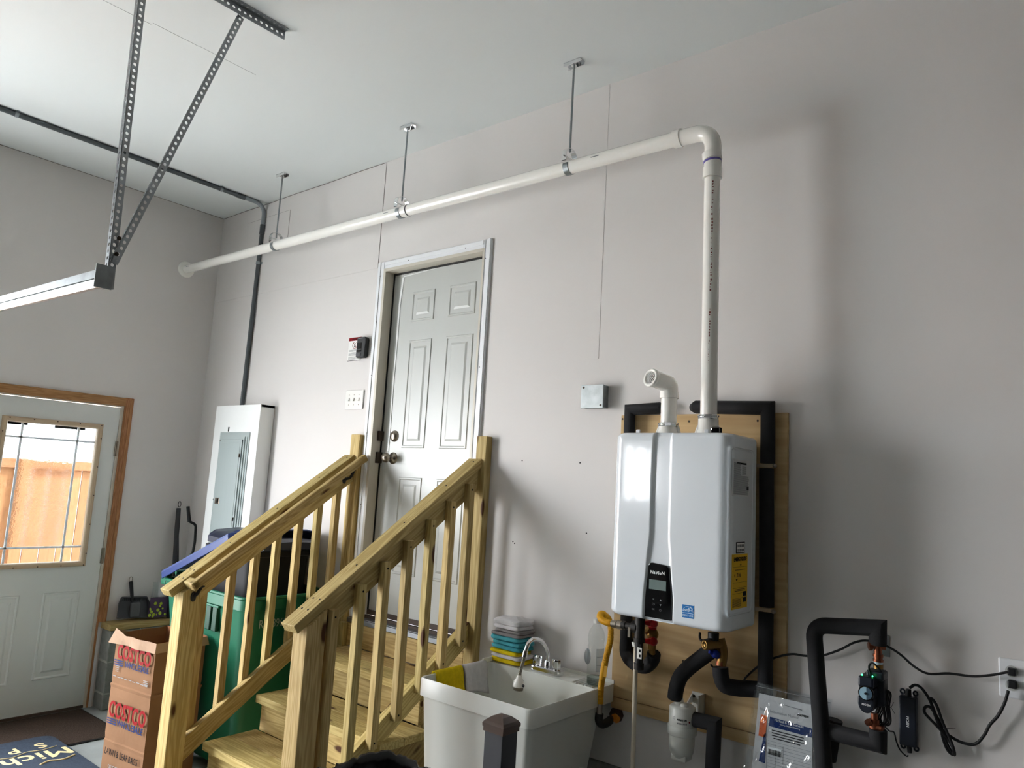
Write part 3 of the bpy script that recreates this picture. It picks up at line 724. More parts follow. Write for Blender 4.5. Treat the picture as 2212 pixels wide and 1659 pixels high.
# ================================================================== electrical things on the back wall
pb = empty('breaker_panel', (.68, -.1, 1.4), 'grey breaker panel set in a tall white boxed frame', 'panel')
q = MB(); x0, x1, z0, z1 = .400, .962, .97, 2.042; px0, px1, pz0, pz1 = .497, .872, 1.0, 1.857
q.box(x0, x0+.016, -.10, -.003, z0, z1); q.box(x1-.016, x1, -.10, -.003, z0, z1); q.box(x0, x1, -.10, -.003, z1-.016, z1)
q.build('box_side', boxwhite, pb)
q = MB(); q.box(x0, px0, -.106, -.1, z0, z1); q.box(px1, x1, -.106, -.1, z0, z1); q.box(px0, px1, -.106, -.1, pz1, z1); q.box(px0, px1, -.106, -.1, z0, pz0)
q.box(px0-.02, px1+.02, -.101, -.06, pz0-.02, pz1+.02)
q.build('front_board', boxwhite, pb)
MB().box(px0, px1, -.112, -.106, pz0, pz1).build('panel_cover', greypaint, pb, bevel=.003)
q = MB().box(px0+.028, px1-.072, -.121, -.112, pz0+.03, pz1-.05); pd_ = q.build('panel_door', greypaint, pb, bevel=.004)
q = MB().box(px0+.045, px1-.088, -.123, -.121, pz0+.05, pz1-.072); q.build('door_field', greypaint, pb, bevel=.001)
q = MB().box(px1-.056, px1-.044, -.120, -.112, pz0, pz1-.03).box(px1-.030, px1-.018, -.117, -.112, pz0, pz1-.03); q.build('edge_rib', greypaint, pb, bevel=.002)
for z in (1.70, 1.28): MB().tube([(px1-.080, -.124, z-.012), (px1-.080, -.124, z+.012)], .005, 8).build('door_hinge', darkmetal, pb)
q = MB().box(.545, .60, -.126, -.12, 1.367, 1.41); la = q.build('latch', nickel, pb, bevel=.002); MB().box(.575, .588, -.129, -.126, 1.376, 1.402).build('latch_slot', ink_k, pb)
for x, z in ((.512, 1.80), (.838, 1.80), (.848, 1.42), (.53, 1.785), (.505, 1.395)): MB().lathe([(.006, 0), (.005, .003)], axis_m((x, -.113, z), (0, -1, 0)), 10).build('cover_screw', chrome, pb)
MB().box(.585, .600, -.1075, -.106, 1.862, 1.893).build('knockout_slot', ink_k, pb)

jb = empty('junction_box', (3.52, -.03, 2.02), 'square galvanised metal junction box on the wall left of the vent pipes', 'junction box')
MB().box(3.469, 3.583, -.047, -.003, 1.97, 2.072).build('box_body', galv, jb, bevel=.003)
q = MB().box(3.467, 3.585, -.051, -.047, 1.968, 2.074); q.build('cover_plate', mat('zinc_cover', '#b9bfbf', .45, metal=.6, var=.25, vscale=25), jb, bevel=.002)
for x, z in ((3.480, 2.062), (3.573, 1.98)): MB().lathe([(.005, 0), (.005, .002)], axis_m((x, -.051, z), (0, -1, 0)), 8).build('screw', darkmetal, jb)

sg = empty('warning_sign', (1.76, -.003, 2.37), 'white paper notice with red header beside the wall control', 'sign')
MB().box(1.699, 1.819, -.0045, -.0026, 2.300, 2.446).build('sheet', paper, sg)
MB().box(1.700, 1.818, -.0050, -.0045, 2.425, 2.445).build('header', ink_r, sg)
fm = lambda x, y, z: Matrix.Translation((x, y, z)) @ Matrix.Rotation(PI/2, 4, 'X')
text('WARNING', .0135, fm(1.762, -.0052, 2.434), ink_k, sg)
q = MB(); cc = (1.760, 2.397)
q.tube([(cc[0]+.021*math.cos(t), -.0052, cc[1]+.021*math.sin(t)) for t in [2*PI*i/24 for i in range(25)]], .0012, 6, cap=False); q.tube([(cc[0]-.014, -.0052, cc[1]+.014), (cc[0]+.014, -.0052, cc[1]-.014)], .0012, 6); q.build('prohibition_ring', ink_r, sg)
q = MB(); q.sphere((cc[0]+.002, -.0052, cc[1]+.011), .003, 6, (1, .2, 1)); q.tube([(cc[0]+.001, -.0052, cc[1]+.008), (cc[0]-.001, -.0052, cc[1]-.002), (cc[0]-.006, -.0052, cc[1]-.013)], .0016, 6); q.tube([(cc[0]-.001, -.0052, cc[1]-.002), (cc[0]+.005, -.0052, cc[1]-.012)], .0014, 6); q.tube([(cc[0], -.0052, cc[1]+.005), (cc[0]-.008, -.0052, cc[1])], .001, 6); q.build('figure', ink_k, sg)
q = MB()
for i in range(15):
    z = 2.368-i*.0042
    if i in (3, 9): continue
    q.box(1.706, 1.706+(.100 if i % 4 else .07), -.0049, -.0046, z-.0011, z+.0009)
o = q.build('fine_print', ink_g, sg); o['kind'] = 'stuff'
MB().box(1.699, 1.819, -.0049, -.0045, 2.300, 2.303).build('border', ink_k, sg)

wc = empty('wall_control', (1.85, -.02, 2.37), 'black garage door wall control overlapping the paper notice', 'wall control')
MB().prism([(1.812, 2.318), (1.818, 2.310), (1.880, 2.309), (1.892, 2.318), (1.896, 2.42), (1.886, 2.434), (1.822, 2.436), (1.814, 2.428)], 'y', -.034, -.005).build('housing', mblack, wc, bevel=.004)
MB().box(1.818, 1.862, -.0355, -.034, 2.345, 2.40).build('screen', gblack, wc)
for x in (1.822, 1.834, 1.846, 1.858): MB().box(x-.003, x+.003, -.0362, -.034, 2.357, 2.362).build('key', ink_g, wc)
MB().box(1.818, 1.858, -.0375, -.034, 2.320, 2.336).build('push_bar', darkgrey, wc, bevel=.001); MB().box(1.826, 1.872, -.036, -.034, 2.425, 2.430).build('top_highlight_bar', ink_g, wc)

sw = empty('light_switch', (1.80, -.004, 2.06), 'white three gang switch plate left of the house door', 'switch')
MB().box(1.716, 1.884, -.009, -.003, 2.002, 2.118).build('cover_plate', mat('switch_plate_plastic', '#e4e3de', .2), sw, bevel=.004)
for i in range(3):
    x = 1.754+i*.046
    o = MB().prism([(-.017, 2.052), (-.009, 2.052), (-.009, 2.072), (-.013, 2.072)], 'x', x-.005, x+.005).build('toggle', MATS['switch_plate_plastic'], sw, bevel=.001)
    for z in (2.030, 2.090): MB().lathe([(.003, 0), (.003, .001)], axis_m((x, -.009, z), (0, -1, 0)), 8).build('plate_screw', nickel, sw)

op = empty('power_outlet', (5.07, -.005, 1.115), 'white two gang outlet plate at the right picture edge', 'outlet')
MB().box(5.024, 5.145, -.008, -.0, 1.058, 1.173).build('cover_plate', white_trim, op, bevel=.004)
for x in (5.058, 5.112):
    for z in (1.137, 1.097): MB().lathe([(.017, 0), (.017, .002)], axis_m((x, -.008, z), (0, -1, 0)), 20).build('receptacle', white_gloss, op)
MB().box((4.687, 0.000, 1.146)[0], (4.719, 0.000, 1.151)[0], -.006, -.0, (4.711, 0.000, 1.115)[2], (4.712, 0.000, 1.183)[2]).build('blank', galv, empty('metal_backing_plate', (4.73, -.006, 1.165), 'small grey metal plate on wall behind the copper valve', 'plate'))
# side window in the left wall, off to the left of the photograph
w1 = empty('window_1', (-.07, -7.25, 1.78), 'white framed side window', kind='structure')
for a, b_ in ((-7.95, -7.90), (-7.62, -7.60), (-7.27, -7.23), (-6.97, -6.955), (-6.90, -6.85)): MB().box(-.10, -.03, a, b_, 1.45, 2.30).build('window_frame', white_trim, w1)
for a, b_ in ((1.45, 1.50), (2.25, 2.30)): MB().box(-.10, -.03, -7.9, -6.88, a, b_).build('window_frame', white_trim, w1)
g_pane = glass('window_glass', tint=(1, 1, 1))
for a, b_ in ((-7.92, -7.25), (-7.25, -6.86)): MB().box(-.068, -.064, a, b_, 1.48, 2.27).build('pane', g_pane, w1)

# ================================================================== plywood board and water heater
pw = empty('plywood_backboard', (4.02, -.01, 1.33), 'plywood sheet on the wall behind the water heater', 'board')
def plyb(x0, x1, z0, z1):
    q = MB().box(x0, x1, -.018, -.0015, z0, z1)
    return q.build('plywood_sheet', ply, pw, bevel=.0015, M=frame_m(((x0+x1)/2, -.01, (z0+z1)/2), (1, 0, 0), (0, 0, 1)))
plyb(3.662, 4.382, .768, 1.937); plyb(3.662, 4.382, .722, .765)
for p in ((3.982, -0.018, 1.908), (4.268, -0.018, 1.907), (3.983, -0.018, 0.966), (3.669, -0.018, 1.921)):
    MB().lathe([(.0045, 0), (.0045, .001)], axis_m(p, (0, -1, 0)), 10).build('screw_head', darkmetal, pw)

wh = empty('water_heater', (4.07, -.2, 1.16), 'white tankless water heater hung on a plywood board', 'water heater')
hx0, hx1, hyb, hyf, hz0, hz1 = 3.838, 4.306, -.125, -.36, 1.158, 1.832
def lerp_tab(tab, z):
    if z >= tab[0][0]: return tab[0][1]
    for (z0, v0), (z1, v1) in zip(tab[:-1], tab[1:]):
        if z >= z1:
            t = (z0-z)/(z0-z1); t = t*t*(3-2*t); return v0+(v1-v0)*t
    return tab[-1][1]
XL = ((1.832, 4.012), (1.585, 4.010), (1.47, 4.010), (1.36, 4.000), (1.22, 3.990), (1.158, 3.990))
XR = ((1.832, 4.080), (1.585, 4.080), (1.46, 4.081), (1.37, 4.090), (1.23, 4.103), (1.158, 4.103))
def front_y(x, z):
    l, r = lerp_tab(XL, z), lerp_tab(XR, z); e = .010
    def sm(t): t = max(0, min(1, t)); return t*t*(3-2*t)
    return .011*sm((x-l)/e+.5)*sm((r-x)/e+.5)
rc = .042; rows = []; NZr = 66; rt = .020
zs_ = [hz0+rt*(1-math.cos(PI/2*i/6)) for i in range(6)]+[hz0+rt+(hz1-hz0-2*rt)*i/48 for i in range(49)]+[hz1-rt*(1-math.cos(PI/2*(5-i)/6)) for i in range(6)]
for z in zs_:
    d = min(z-hz0, hz1-z); ins = 0 if d >= rt else rt-math.sqrt(max(0, rt*rt-(rt-d)**2))
    a, b_, yf, yb = hx0+ins, hx1-ins, hyf+ins, hyb
    row = [(a, yb, z), (a, (yf+rc+yb)/2, z), (a, yf+rc, z)]
    row += [(a+rc-rc*math.cos(t), yf+rc-rc*math.sin(t), z) for t in [PI/2*i/9 for i in range(1, 10)]]
    n = 120
    row += [(x, yf+front_y(x, z)*(1 if ins < .012 else 1-(ins-.012)/.008), z) for x in [a+rc+(b_-a-2*rc)*i/n for i in range(1, n)]]
    row += [(b_-rc+rc*math.sin(t), yf+rc-rc*math.cos(t), z) for t in [PI/2*i/9 for i in range(0, 10)]]
    row += [(b_, (yf+rc+yb)/2, z), (b_, yb, z)]
    rows.append(row)
q = MB().grid(rows, smooth=True); q._add(rows[0], [tuple(range(len(rows[0])))]); q._add(rows[-1], [tuple(range(len(rows[-1])))]); q._add([r[0] for r in rows]+[r[-1] for r in rows][::-1], [tuple(range(2*len(rows)))])
cover = q.build('front_cover', enamel, wh)
MB().box(3.862, 4.268, -.118, -.02, 1.18, 1.81).build('rear_case', enamel, wh, bevel=.006)
q = MB(); rows = []
def rr_path(y0, y1, z0, z1, r, n=6):
    out = []
    for cy, cz_, a0 in ((y1-r, z1-r, 0), (y0+r, z1-r, PI/2), (y0+r, z0+r, PI), (y1-r, z0+r, 3*PI/2)):
        out += [(cy+r*math.cos(a0+PI/2*i/n), cz_+r*math.sin(a0+PI/2*i/n)) for i in range(n+1)]
    return out
for ins, pr in ((0, 0), (.002, .0025), (.005, .0025), (.008, .0003)):
    rows.append([(hx1+pr, y, z) for y, z in rr_path((4.306, -0.357, 1.570)[1]+ins, (4.306, -0.153, 1.573)[1]-ins, (4.306, -0.248, 1.214)[2]+ins, (4.306, -0.270, 1.784)[2]-ins, .016)])
q.grid(rows, close=True); q.build('side_moulding', enamel, wh)
# control panel set in the channel
pts = []
PL = lambda z: lerp_tab(XL, z)+.004; PR = lambda z: lerp_tab(XR, z)-.004
zt = 1.362
tops = [(PL(zt-.02)+.016*(1-math.cos(t)), zt-.016+.016*math.sin(t)) for t in [PI/2*i/6 for i in range(7)]]
topr = [(PR(zt-.02)-.016+.016*math.sin(t), zt-.004-.016+.016*math.cos(t)) for t in [PI/2*i/6 for i in range(7)]]
poly = tops+topr+[(PR(z), z) for z in [1.33-.02*i for i in range(9)]]+[(PL(z), z) for z in [1.17+.02*i for i in range(9)]]
cp = MB().prism(poly, 'y', -.3575, -.348).build('control_panel', gblack, wh, bevel=.002)
a, b_, c_, d_ = (4.009, -0.358, 1.303), (4.077, -0.358, 1.304), (4.077, -0.358, 1.271), (4.011, -0.358, 1.269)
MB().box(a[0]+.001, b_[0], -.3590, -.3574, d_[2], a[2]).build('display', lcd, cp)
fm2 = lambda x, z: Matrix.Translation((x, -.3579, z)) @ Matrix.Rotation(PI/2, 4, 'X')
t_ = (4.042, -0.358, 1.328); text('NaVIeN', .0165, fm2(t_[0], t_[2]), ink_w, cp, bold=.0003)
q = MB(); u, v_ = (4.029, -0.358, 1.232), (4.029, -0.358, 1.202)
bt = {'m1': (4.029, -0.358, 1.235), 'm2': (4.029, -0.358, 1.218), 'm3': (4.029, -0.358, 1.200), 'r1': (4.057, -0.358, 1.235), 'r2': (4.057, -0.358, 1.218), 'r3': (4.057, -0.358, 1.200)}
text('H', .007, fm2(bt['m1'][0], bt['m1'][2]), ink_g, cp, 'key_mark'); text('OK', .008, fm2(bt['m3'][0], bt['m3'][2]), ink_g, cp, 'key_mark')
x, z = bt['m2'][0], bt['m2'][2]
MB().tube([(x-.005, -.358, z+.003), (x+.002, -.358, z+.003), (x+.005, -.358, z), (x+.002, -.358, z-.003), (x-.003, -.358, z-.003)], .0006, 5).build('key_mark', ink_g, cp)
x, z = bt['r1'][0], bt['r1'][2]; MB().prism([(x-.0035, z-.003), (x+.0035, z-.003), (x, z+.004)], 'y', -.3582, -.3574).build('key_mark', ink_g, cp)
x, z = bt['r2'][0], bt['r2'][2]; MB().prism([(x-.0035, z+.003), (x+.0035, z+.003), (x, z-.004)], 'y', -.3582, -.3574).build('key_mark', ink_g, cp)
x, z = bt['r3'][0], bt['r3'][2]; MB().tube([(x+.0038*math.cos(t), -.358, z+.0038*math.sin(t)) for t in [2*PI*i/16 for i in range(17)]], .0005, 5).build('key_mark', ink_g, cp)
# round blue energy badge
a, b_, c_, d_ = (4.143, -0.361, 1.233), (4.186, -0.361, 1.235), (4.187, -0.361, 1.191), (4.143, -0.361, 1.190)
ex0, ex1, ez0, ez1 = a[0], b_[0], (c_[2]+d_[2])/2, (a[2]+b_[2])/2
es = MB().box(ex0, ex1, -.3612, -.3601, ez0, ez1).build('energy_sticker', bluelabel, wh)
q = MB(); cx = (ex0+ex1)/2; w_ = (ex1-ex0)/2-.002; zb = ez0+.020
q.tube([(cx+w_*math.cos(t), -.3614, zb+w_*.95*math.sin(t)) for t in [PI*i/20 for i in range(21)]], .0007, 5)
q.tube(bez([(cx-w_, -.3614, zb+.002), (cx-w_*.6, -.3614, zb+.009), (cx-w_*.45, -.3614, zb+.003), (cx-w_*.2, -.3614, zb+.010), (cx, -.3614, zb+.004), (cx+.003, -.3614, zb+.011), (cx+.007, -.3614, zb+.005), (cx+w_*.9, -.3614, zb+.012)], 4), .0006, 5)
sp = [(cx+.010+(.009 if k % 2 == 0 else .004)*math.sin(PI*k/5), zb+.011+(.009 if k % 2 == 0 else .004)*math.cos(PI*k/5)) for k in range(10)]
q.tube([(x, -.3614, z) for x, z in sp+[sp[0]]], .0006, 5); q.box(ex0+.001, ex1-.001, -.3614, -.3611, ez0+.0155, ez0+.017)
q.build('star_emblem', bluel2, es)
text('energy', .0125, Matrix.Translation((cx-.006, -.3615, zb+.006)) @ Matrix.Rotation(PI/2, 4, 'X') @ Matrix.Rotation(.15, 4, 'Z'), bluel2, es, sx=.7)
text('ENERGY STAR', .0095, Matrix.Translation((cx, -.3614, ez0+.008)) @ Matrix.Rotation(PI/2, 4, 'X'), bluel2, es, sx=.68)
# labels on the right side; text runs towards +Y seen from +X
def sm_(y, z): return Matrix.Translation((hx1+.0024, y, z)) @ Matrix(((0, 0, 1), (1, 0, 0), (0, 1, 0))).to_4x4()
def sbox(y0, y1, z0, z1, m, nm, par, dx=.0016): return MB().box(hx1-.001, hx1+dx, y0, y1, z0, z1).build(nm, m, par)
ya, yb = (4.307, -0.334, 1.633)[1], (4.307, -0.190, 1.638)[1]
za, zb = (4.307, -0.266, 1.615)[2], (4.307, -0.271, 1.743)[2]
wl_ = sbox(ya, yb, za, zb, mat('silver_label', '#c9cbcc', .5), 'rating_label', wh)
q = MB(); rnd = random.Random(5)
n = 34
for i in range(n):
    z = zb-.010-(zb-za-.014)*i/n
    if i == 0: continue
    y1_ = yb-.006 if i > 13 else ya+(yb-ya)*.48
    q.box(hx1+.0014, hx1+.0019, ya+.004, y1_-(rnd.random()*.01), z-.0012, z+.0008)
    if 3 < i < 13: q.box(hx1+.0014, hx1+.0019, ya+(yb-ya)*.53, ya+(yb-ya)*.78, z-.0012, z+.0008)
q.build('fine_print', ink_g, wl_)['kind'] = 'stuff'
MB().box(hx1+.0014, hx1+.0019, yb-.026, yb-.008, zb-.105, zb-.09).build('print_block', ink_k, wl_)
MB().box(hx1+.0014, hx1+.0019, ya+.03, yb-.03, zb-.016, zb-.010).build('print_heading', ink_k, wl_)
ya, yb = (4.307, -0.328, 1.331)[1], (4.307, -0.198, 1.323)[1]
za, zb = (4.307, -0.263, 1.235)[2], (4.307, -0.270, 1.418)[2]
yl = sbox(ya, yb, za, zb, yellowlabel, 'energy_label', wh); ym = (ya+yb)/2; H = zb-za
text('ENERGYGUIDE', H*.105, sm_(ym, zb-H*.095), ink_k, yl, sx=(yb-ya)/(H*.105)*.122, bold=.0004)
text('216', H*.115, sm_(ya+(yb-ya)*.40, zb-H*.385), ink_k, yl, sx=1.1); text('$', H*.07, sm_(ya+(yb-ya)*.14, zb-H*.39), ink_k, yl)
yw = yb-ya; MB().prism([(ya+yw*.22, zb-H*.455), (ya+yw*.34, zb-H*.455), (ya+yw*.28, zb-H*.49)], 'x', hx1+.0014, hx1+.0021).build('arrow', ink_k, yl)
q = MB(); q.box(hx1+.0014, hx1+.002, ym+.004, ym+.006, zb-H*.20, zb-H*.11); q.prism([(ym-.001, zb-H*.19), (ym+.011, zb-H*.19), (ym+.005, zb-H*.225)], 'x', hx1+.0014, hx1+.002); q.build('arrow', ink_k, yl)
q = MB()
for f in (.235, .52, .62, .72, .81): q.box(hx1+.0014, hx1+.0019, ya+.004, yb-.004, zb-H*f-.0004, zb-H*f+.0004)
for f in (.29, .65, .675): q.box(hx1+.0014, hx1+.0019, ya+.02, yb-.02, zb-H*f-.0009, zb-H*f+.0009)
for i in range(8): q.box(hx1+.0014, hx1+.0019, ya+.004, ya+yw*.6, zb-H*(.83+.018*i)-.0007, zb-H*(.83+.018*i)+.0007)
q.build('fine_print', ink_k, yl)['kind'] = 'stuff'
for f in (.70, .81): MB().box(hx1+.0014, hx1+.002, yb-yw*.3, yb-yw*.08, zb-H*(f+.085), zb-H*f).build('print_block', ink_k, yl)
ya, yb = (4.307, -0.297, 1.441)[1], (4.307, -0.224, 1.439)[1]; za, zb = (4.307, -0.262, 1.421)[2], (4.307, -0.264, 1.459)[2]
bl_ = sbox(ya, yb, za, zb, ink_k, 'barcode_label', wh); MB().box(hx1+.0014, hx1+.002, ya+.003, yb-.003, za+.003, zb-.003).build('label_face', paper, bl_)
q = MB()
for zc in (.15, .55):
    z = za+(zb-za)*zc; bh_ = (zb-za)*.24
    for i in range(12):
        y = ya+.008+i*(yb-ya-.016)/12; q.box(hx1+.0019, hx1+.0023, y, y+(yb-ya-.016)/12*(.35+.3*(i % 3)/2), z, z+bh_)
q.build('bar_code', ink_k, bl_)['kind'] = 'stuff'
# top sockets with clamps
def socket(x, y, z0, z1, nm):
    s_ = MB().lathe([(.0425, z0), (.041, z0+.022), (.0375, z0+.026), (.0365, z1)], Matrix.Translation((x, y, 0)), 28).build(nm, pvc, wh); return s_
IX = 4.012
socket(VX+.005, VY, 1.825, 1.905, 'vent_socket'); socket(IX, VY, 1.825, 1.876, 'intake_socket')
for x, z, r_ in ((VX+.005, 1.897, .0385), (IX, 1.869, .0385)):
    q = MB().lathe([(r_-.006, z-.007), (r_, z-.007), (r_, z+.007), (r_-.006, z+.007)], Matrix.Translation((x, VY, 0)), 32)
    q.box(x+.012, x+.036, VY-.052, VY-.036, z-.006, z+.006); q.tube([(x+.034, VY-.046, z), (x+.052, VY-.040, z)], .0065, 8)
    q.build('hose_clamp', chrome, wh)
for x0 in (VX+.005, IX):
    for s_ in (-1, 1): MB().prism([(x0+s_*.038, 1.83), (x0+s_*.054, 1.83), (x0+s_*.040, 1.868)], 'y', VY-.006, VY+.006).build('socket_rib', pvc, wh)
for p in ((3.912, -0.300, 1.850), (4.192, -0.300, 1.847)):
    MB().box(p[0]-.009, p[0]+.009, -.306, -.30, 1.828, 1.848).build('mounting_tab', white_trim, wh, bevel=.003)
MB().box(4.205, 4.238, -.30, -.27, 1.83, 1.858).build('cable_gland', gblack, wh, bevel=.006)

ip = empty('air_intake_pipe', (IX, VY, 1.95), 'short white PVC intake elbow with a mesh screen, atop the heater', 'pipe')
MB().tube([(IX, VY, 1.87), (IX, VY, 1.985)], .0305, 28).build('pipe_stub', pvc, ip)
MB().tube([(IX, VY, 1.972), (IX, VY, 1.998)], .0365, 28).build('collar', pvc, ip, bevel=.002)
e_ = V(*(3.980, -0.345, 2.041)); din = V(-.27, -.93, .20).normalized()
cn = V(IX, VY, e_.z-.014); arc = corner([(IX, VY, 1.99), cn, e_], .055, 12)
MB().tube(arc, .0325, 28, cap=False).build('elbow', pvc, ip)
Mx = axis_m(e_, din)
MB().lathe([(.0335, -.014), (.036, -.010), (.036, 0), (.031, .002), (.0245, 0), (.0245, -.03)], Mx, 32, cap=False).build('mouth_ring', pvc, ip)
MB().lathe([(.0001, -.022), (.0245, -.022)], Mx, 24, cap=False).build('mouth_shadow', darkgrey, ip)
for k in range(-3, 4):
    h = math.sqrt(max(0, .0245**2-(k*.0068)**2))
    for sgn in (0, 1):
        a, b_ = ((k*.0068, -h), (k*.0068, h)); R45 = Matrix.Rotation(PI/4+sgn*PI/2, 4, 'Z')
        MB().tube([Mx @ R45 @ V(a[0], a[1], -.004), Mx @ R45 @ V(b_[0], b_[1], -.004)], .0009, 5).build('screen_bar', boxwhite, ip)

# ================================================================== insulated pipes and plumbing under the heater
FR = .0265
def foam_pipe(nm, pts, r, k, label, par=None, rad=FR):
    t = par or empty(nm, pts[0], label, 'pipe')
    MB().tube(corner(pts, r, k) if r else pts, rad, 20).build('foam_sleeve', foam, t); return t
def sleeve(pts, par, rad=FR, radii=None):
    o = MB().tube(pts, rad, 24, rad=radii).build('foam_sleeve', foam, par); o.modifiers.new('e', 'EDGE_SPLIT').split_angle = math.radians(35); return o
p1 = (4.316, -0.050, 1.954)
hp = empty('insulated_pipe', p1, 'black foam covered pipe running up the right side of plywood and across behind the vent', 'pipe')
a = (4.005, -0.045, 1.962); b_ = (4.316, -0.050, 1.952); c_ = (4.318, -0.050, 1.744)
sleeve([(a[0]-.010, -.02, a[2]+.002), (a[0]+.006, -.038, a[2]), (a[0]+.022, -.047, a[2]), (b_[0]+.002, -.048, b_[2]), (c_[0]+.002, -.05, c_[2])], hp, radii=[.008, FR*.72, FR, FR, FR])
d_ = (4.316, -0.050, 1.725); e1 = (4.322, -0.050, 1.224); e2 = (4.320, -0.050, 1.204)
MB().tube([d_, e1], FR, 20).build('foam_sleeve', foam, hp); MB().tube([e2, (4.319, -0.050, 0.911)], FR, 20).build('foam_sleeve', foam, hp)
for z in ((d_[2]+c_[2])/2, (e1[2]+e2[2])/2):
    q = MB().tube([(c_[0]+.002, -.05, z-.007), (c_[0]+.002, -.05, z+.007)], .014, 16)
    ct = q.build('bare_pipe', tanframe, hp)
    q = MB().box(c_[0]-.036, c_[0]+.040, -.068, -.064, z-.006, z+.006); q.build('pipe_strap', tanframe, hp)
    MB().sphere((c_[0]+.036, -.07, z), .008, 8).build('strap_screw', nickel, hp)
a, b_ = (3.862, -0.050, 1.962), (3.721, -0.050, 1.957)
hp2 = empty('insulated_pipe', b_, 'black foam covered pipe on the left behind the heater, bending down at the intake', 'pipe')
sleeve([(a[0]+.035, -.015, a[2]), (a[0]+.018, -.035, a[2]), (a[0]+.0, -.045, a[2]), (b_[0], -.046, b_[2]), (b_[0], -.046, 1.60), ((3.737, -0.050, 0.976)[0], -.046, 1.16), (3.744, -0.050, 0.968)], hp2, radii=[.010, .020]+[.024]*5)
MB().tube(bez([(3.744, -0.050, 1.013), (3.750, -0.055, 0.957), (3.797, -0.080, 0.933), (3.870, -0.120, 0.938), (3.918, -0.150, 0.972), (3.934, -0.165, 1.005)], 8), .026, 20).build('foam_sleeve', foam, hp2)
# hot valve group
hv = empty('service_valve', (3.925, -0.170, 1.067), 'brass service valve with red handles under the heater, left side', 'valve')
def pipe(q, a, b_, r, n=14, rad=None): return q.tube([a, b_], r, n, rad=rad)
pipe(MB(), (3.925, -0.170, 1.135), (3.927, -0.170, 1.084), .016).build('valve_neck', redm, hv)
MB().sphere((3.927, -0.170, 1.076), .024, 10).build('valve_body', brass, hv)
pipe(MB(), (3.927, -0.170, 1.065), (3.927, -0.170, 1.021), .017, 6).build('hex_nut', brass, hv)
pipe(MB(), (3.927, -0.170, 1.021), (3.927, -0.165, 0.998), .012).build('adapter', brass, hv)
for y_ in (1347, 1386):
    a, b_ = (3.948, -0.200, 1.121), (3.914, -0.210, 1.120)
    if y_ == 1386: a, b_ = (3.944, -0.190, 1.054), (3.905, -0.205, 1.052)
    q = MB().tube([a, b_], .009, 8, rad=[.014, .007]); q.sphere(a, .016, 8); q.build('red_handle', redm, hv)
pipe(MB(), (3.911, -0.190, 1.092), (3.921, -0.170, 1.075), .014, 14).build('valve_port', brass, hv)
# gas branch
gb = empty('gas_pipe', (3.907, -0.240, 1.114), 'black iron gas tee and sediment leg below the heater', 'pipe')
gx_, gy_ = (3.911, -0.240, 1.123)[0], -.24
pipe(MB(), (gx_, gy_, 1.175), (3.911, -0.240, 1.061), .019, 18).build('tee_body', iron, gb)
pipe(MB(), (3.911, -0.240, 1.067), (3.911, -0.240, 1.052), .022, 18).build('tee_rim', iron, gb)
pipe(MB(), (3.879, -0.240, 1.105), (3.903, -0.240, 1.103), .022, 18).build('tee_rim', iron, gb)
pipe(MB(), (3.843, -0.240, 1.102), (3.883, -0.240, 1.103), .0125, 14).build('union_nut', iron, gb)
pipe(MB(), (3.835, -0.240, 1.103), (3.851, -0.240, 1.103), .0165, 6).build('union_nut', iron, gb)
pipe(MB(), (3.911, -0.240, 1.054), (3.913, -0.240, 0.971), .0145, 16).build('drip_leg', mblack, gb)
pipe(MB(), (3.912, -0.240, 0.977), (3.913, -0.240, 0.954), .019, 16).build('leg_cap', iron, gb)
q = MB(); a = V(*(3.913, -0.256, 1.036)); b_ = V(*(3.928, -0.256, 0.996)); q.box(a.x, b_.x+.004, a.y-.0005, a.y+.0005, b_.z, a.z); lb = q.build('tag_label', paper, gb)
for i in range(3): MB().box(a.x+.008, b_.x, a.y-.0012, a.y-.0004, b_.z+.006+i*.018, b_.z+.016+i*.018).build('bar_code', ink_k, lb)
sv = (3.877, -0.260, 1.091); MB().box(sv[0]-.004, sv[0]+.006, sv[1]-.002, sv[1], sv[2]-.024, sv[2]+.012).build('lever', nickel, gb)
# yellow corrugated gas hose
yh = empty('gas_hose', (3.723, -0.200, 0.992), 'yellow corrugated gas hose hanging left of the heater', 'hose')
path = bez([(3.789, -0.240, 1.100), (3.765, -0.235, 1.100), (3.732, -0.220, 1.102), (3.702, -0.190, 1.108), (3.683, -0.150, 1.113), (3.690, -0.130, 1.106), (3.709, -0.130, 1.089), (3.721, -0.135, 1.055), (3.723, -0.140, 1.011), (3.712, -0.140, 0.965), (3.703, -0.140, 0.923)], 16)
def corrug(pts, r, amp, pitch):
    P = [Vector(p) for p in pts]; out = []; rad = []; L = 0; nxt = 0; step = pitch/4; i = 0
    cum = [0]
    for k in range(1, len(P)): cum.append(cum[-1]+(P[k]-P[k-1]).length)
    n = int(cum[-1]/step); j = 0
    for k in range(n+1):
        s_ = k*step
        while j < len(P)-2 and cum[j+1] < s_: j += 1
        t = (s_-cum[j])/max(1e-9, cum[j+1]-cum[j]); out.append(P[j].lerp(P[j+1], min(t, 1))); rad.append(r+amp*(1, .2, -1, .2)[k % 4])
    return out, rad
pp, rd = corrug(path, .0118, .0016, .0052); MB().tube(pp, .012, 14, rad=rd).build('corrugated_hose', yellowhose, yh)
pipe(MB(), (3.703, -0.140, 0.925), (3.693, -0.140, 0.863), .0135, 16).build('hose_sleeve', yellowhose, yh)
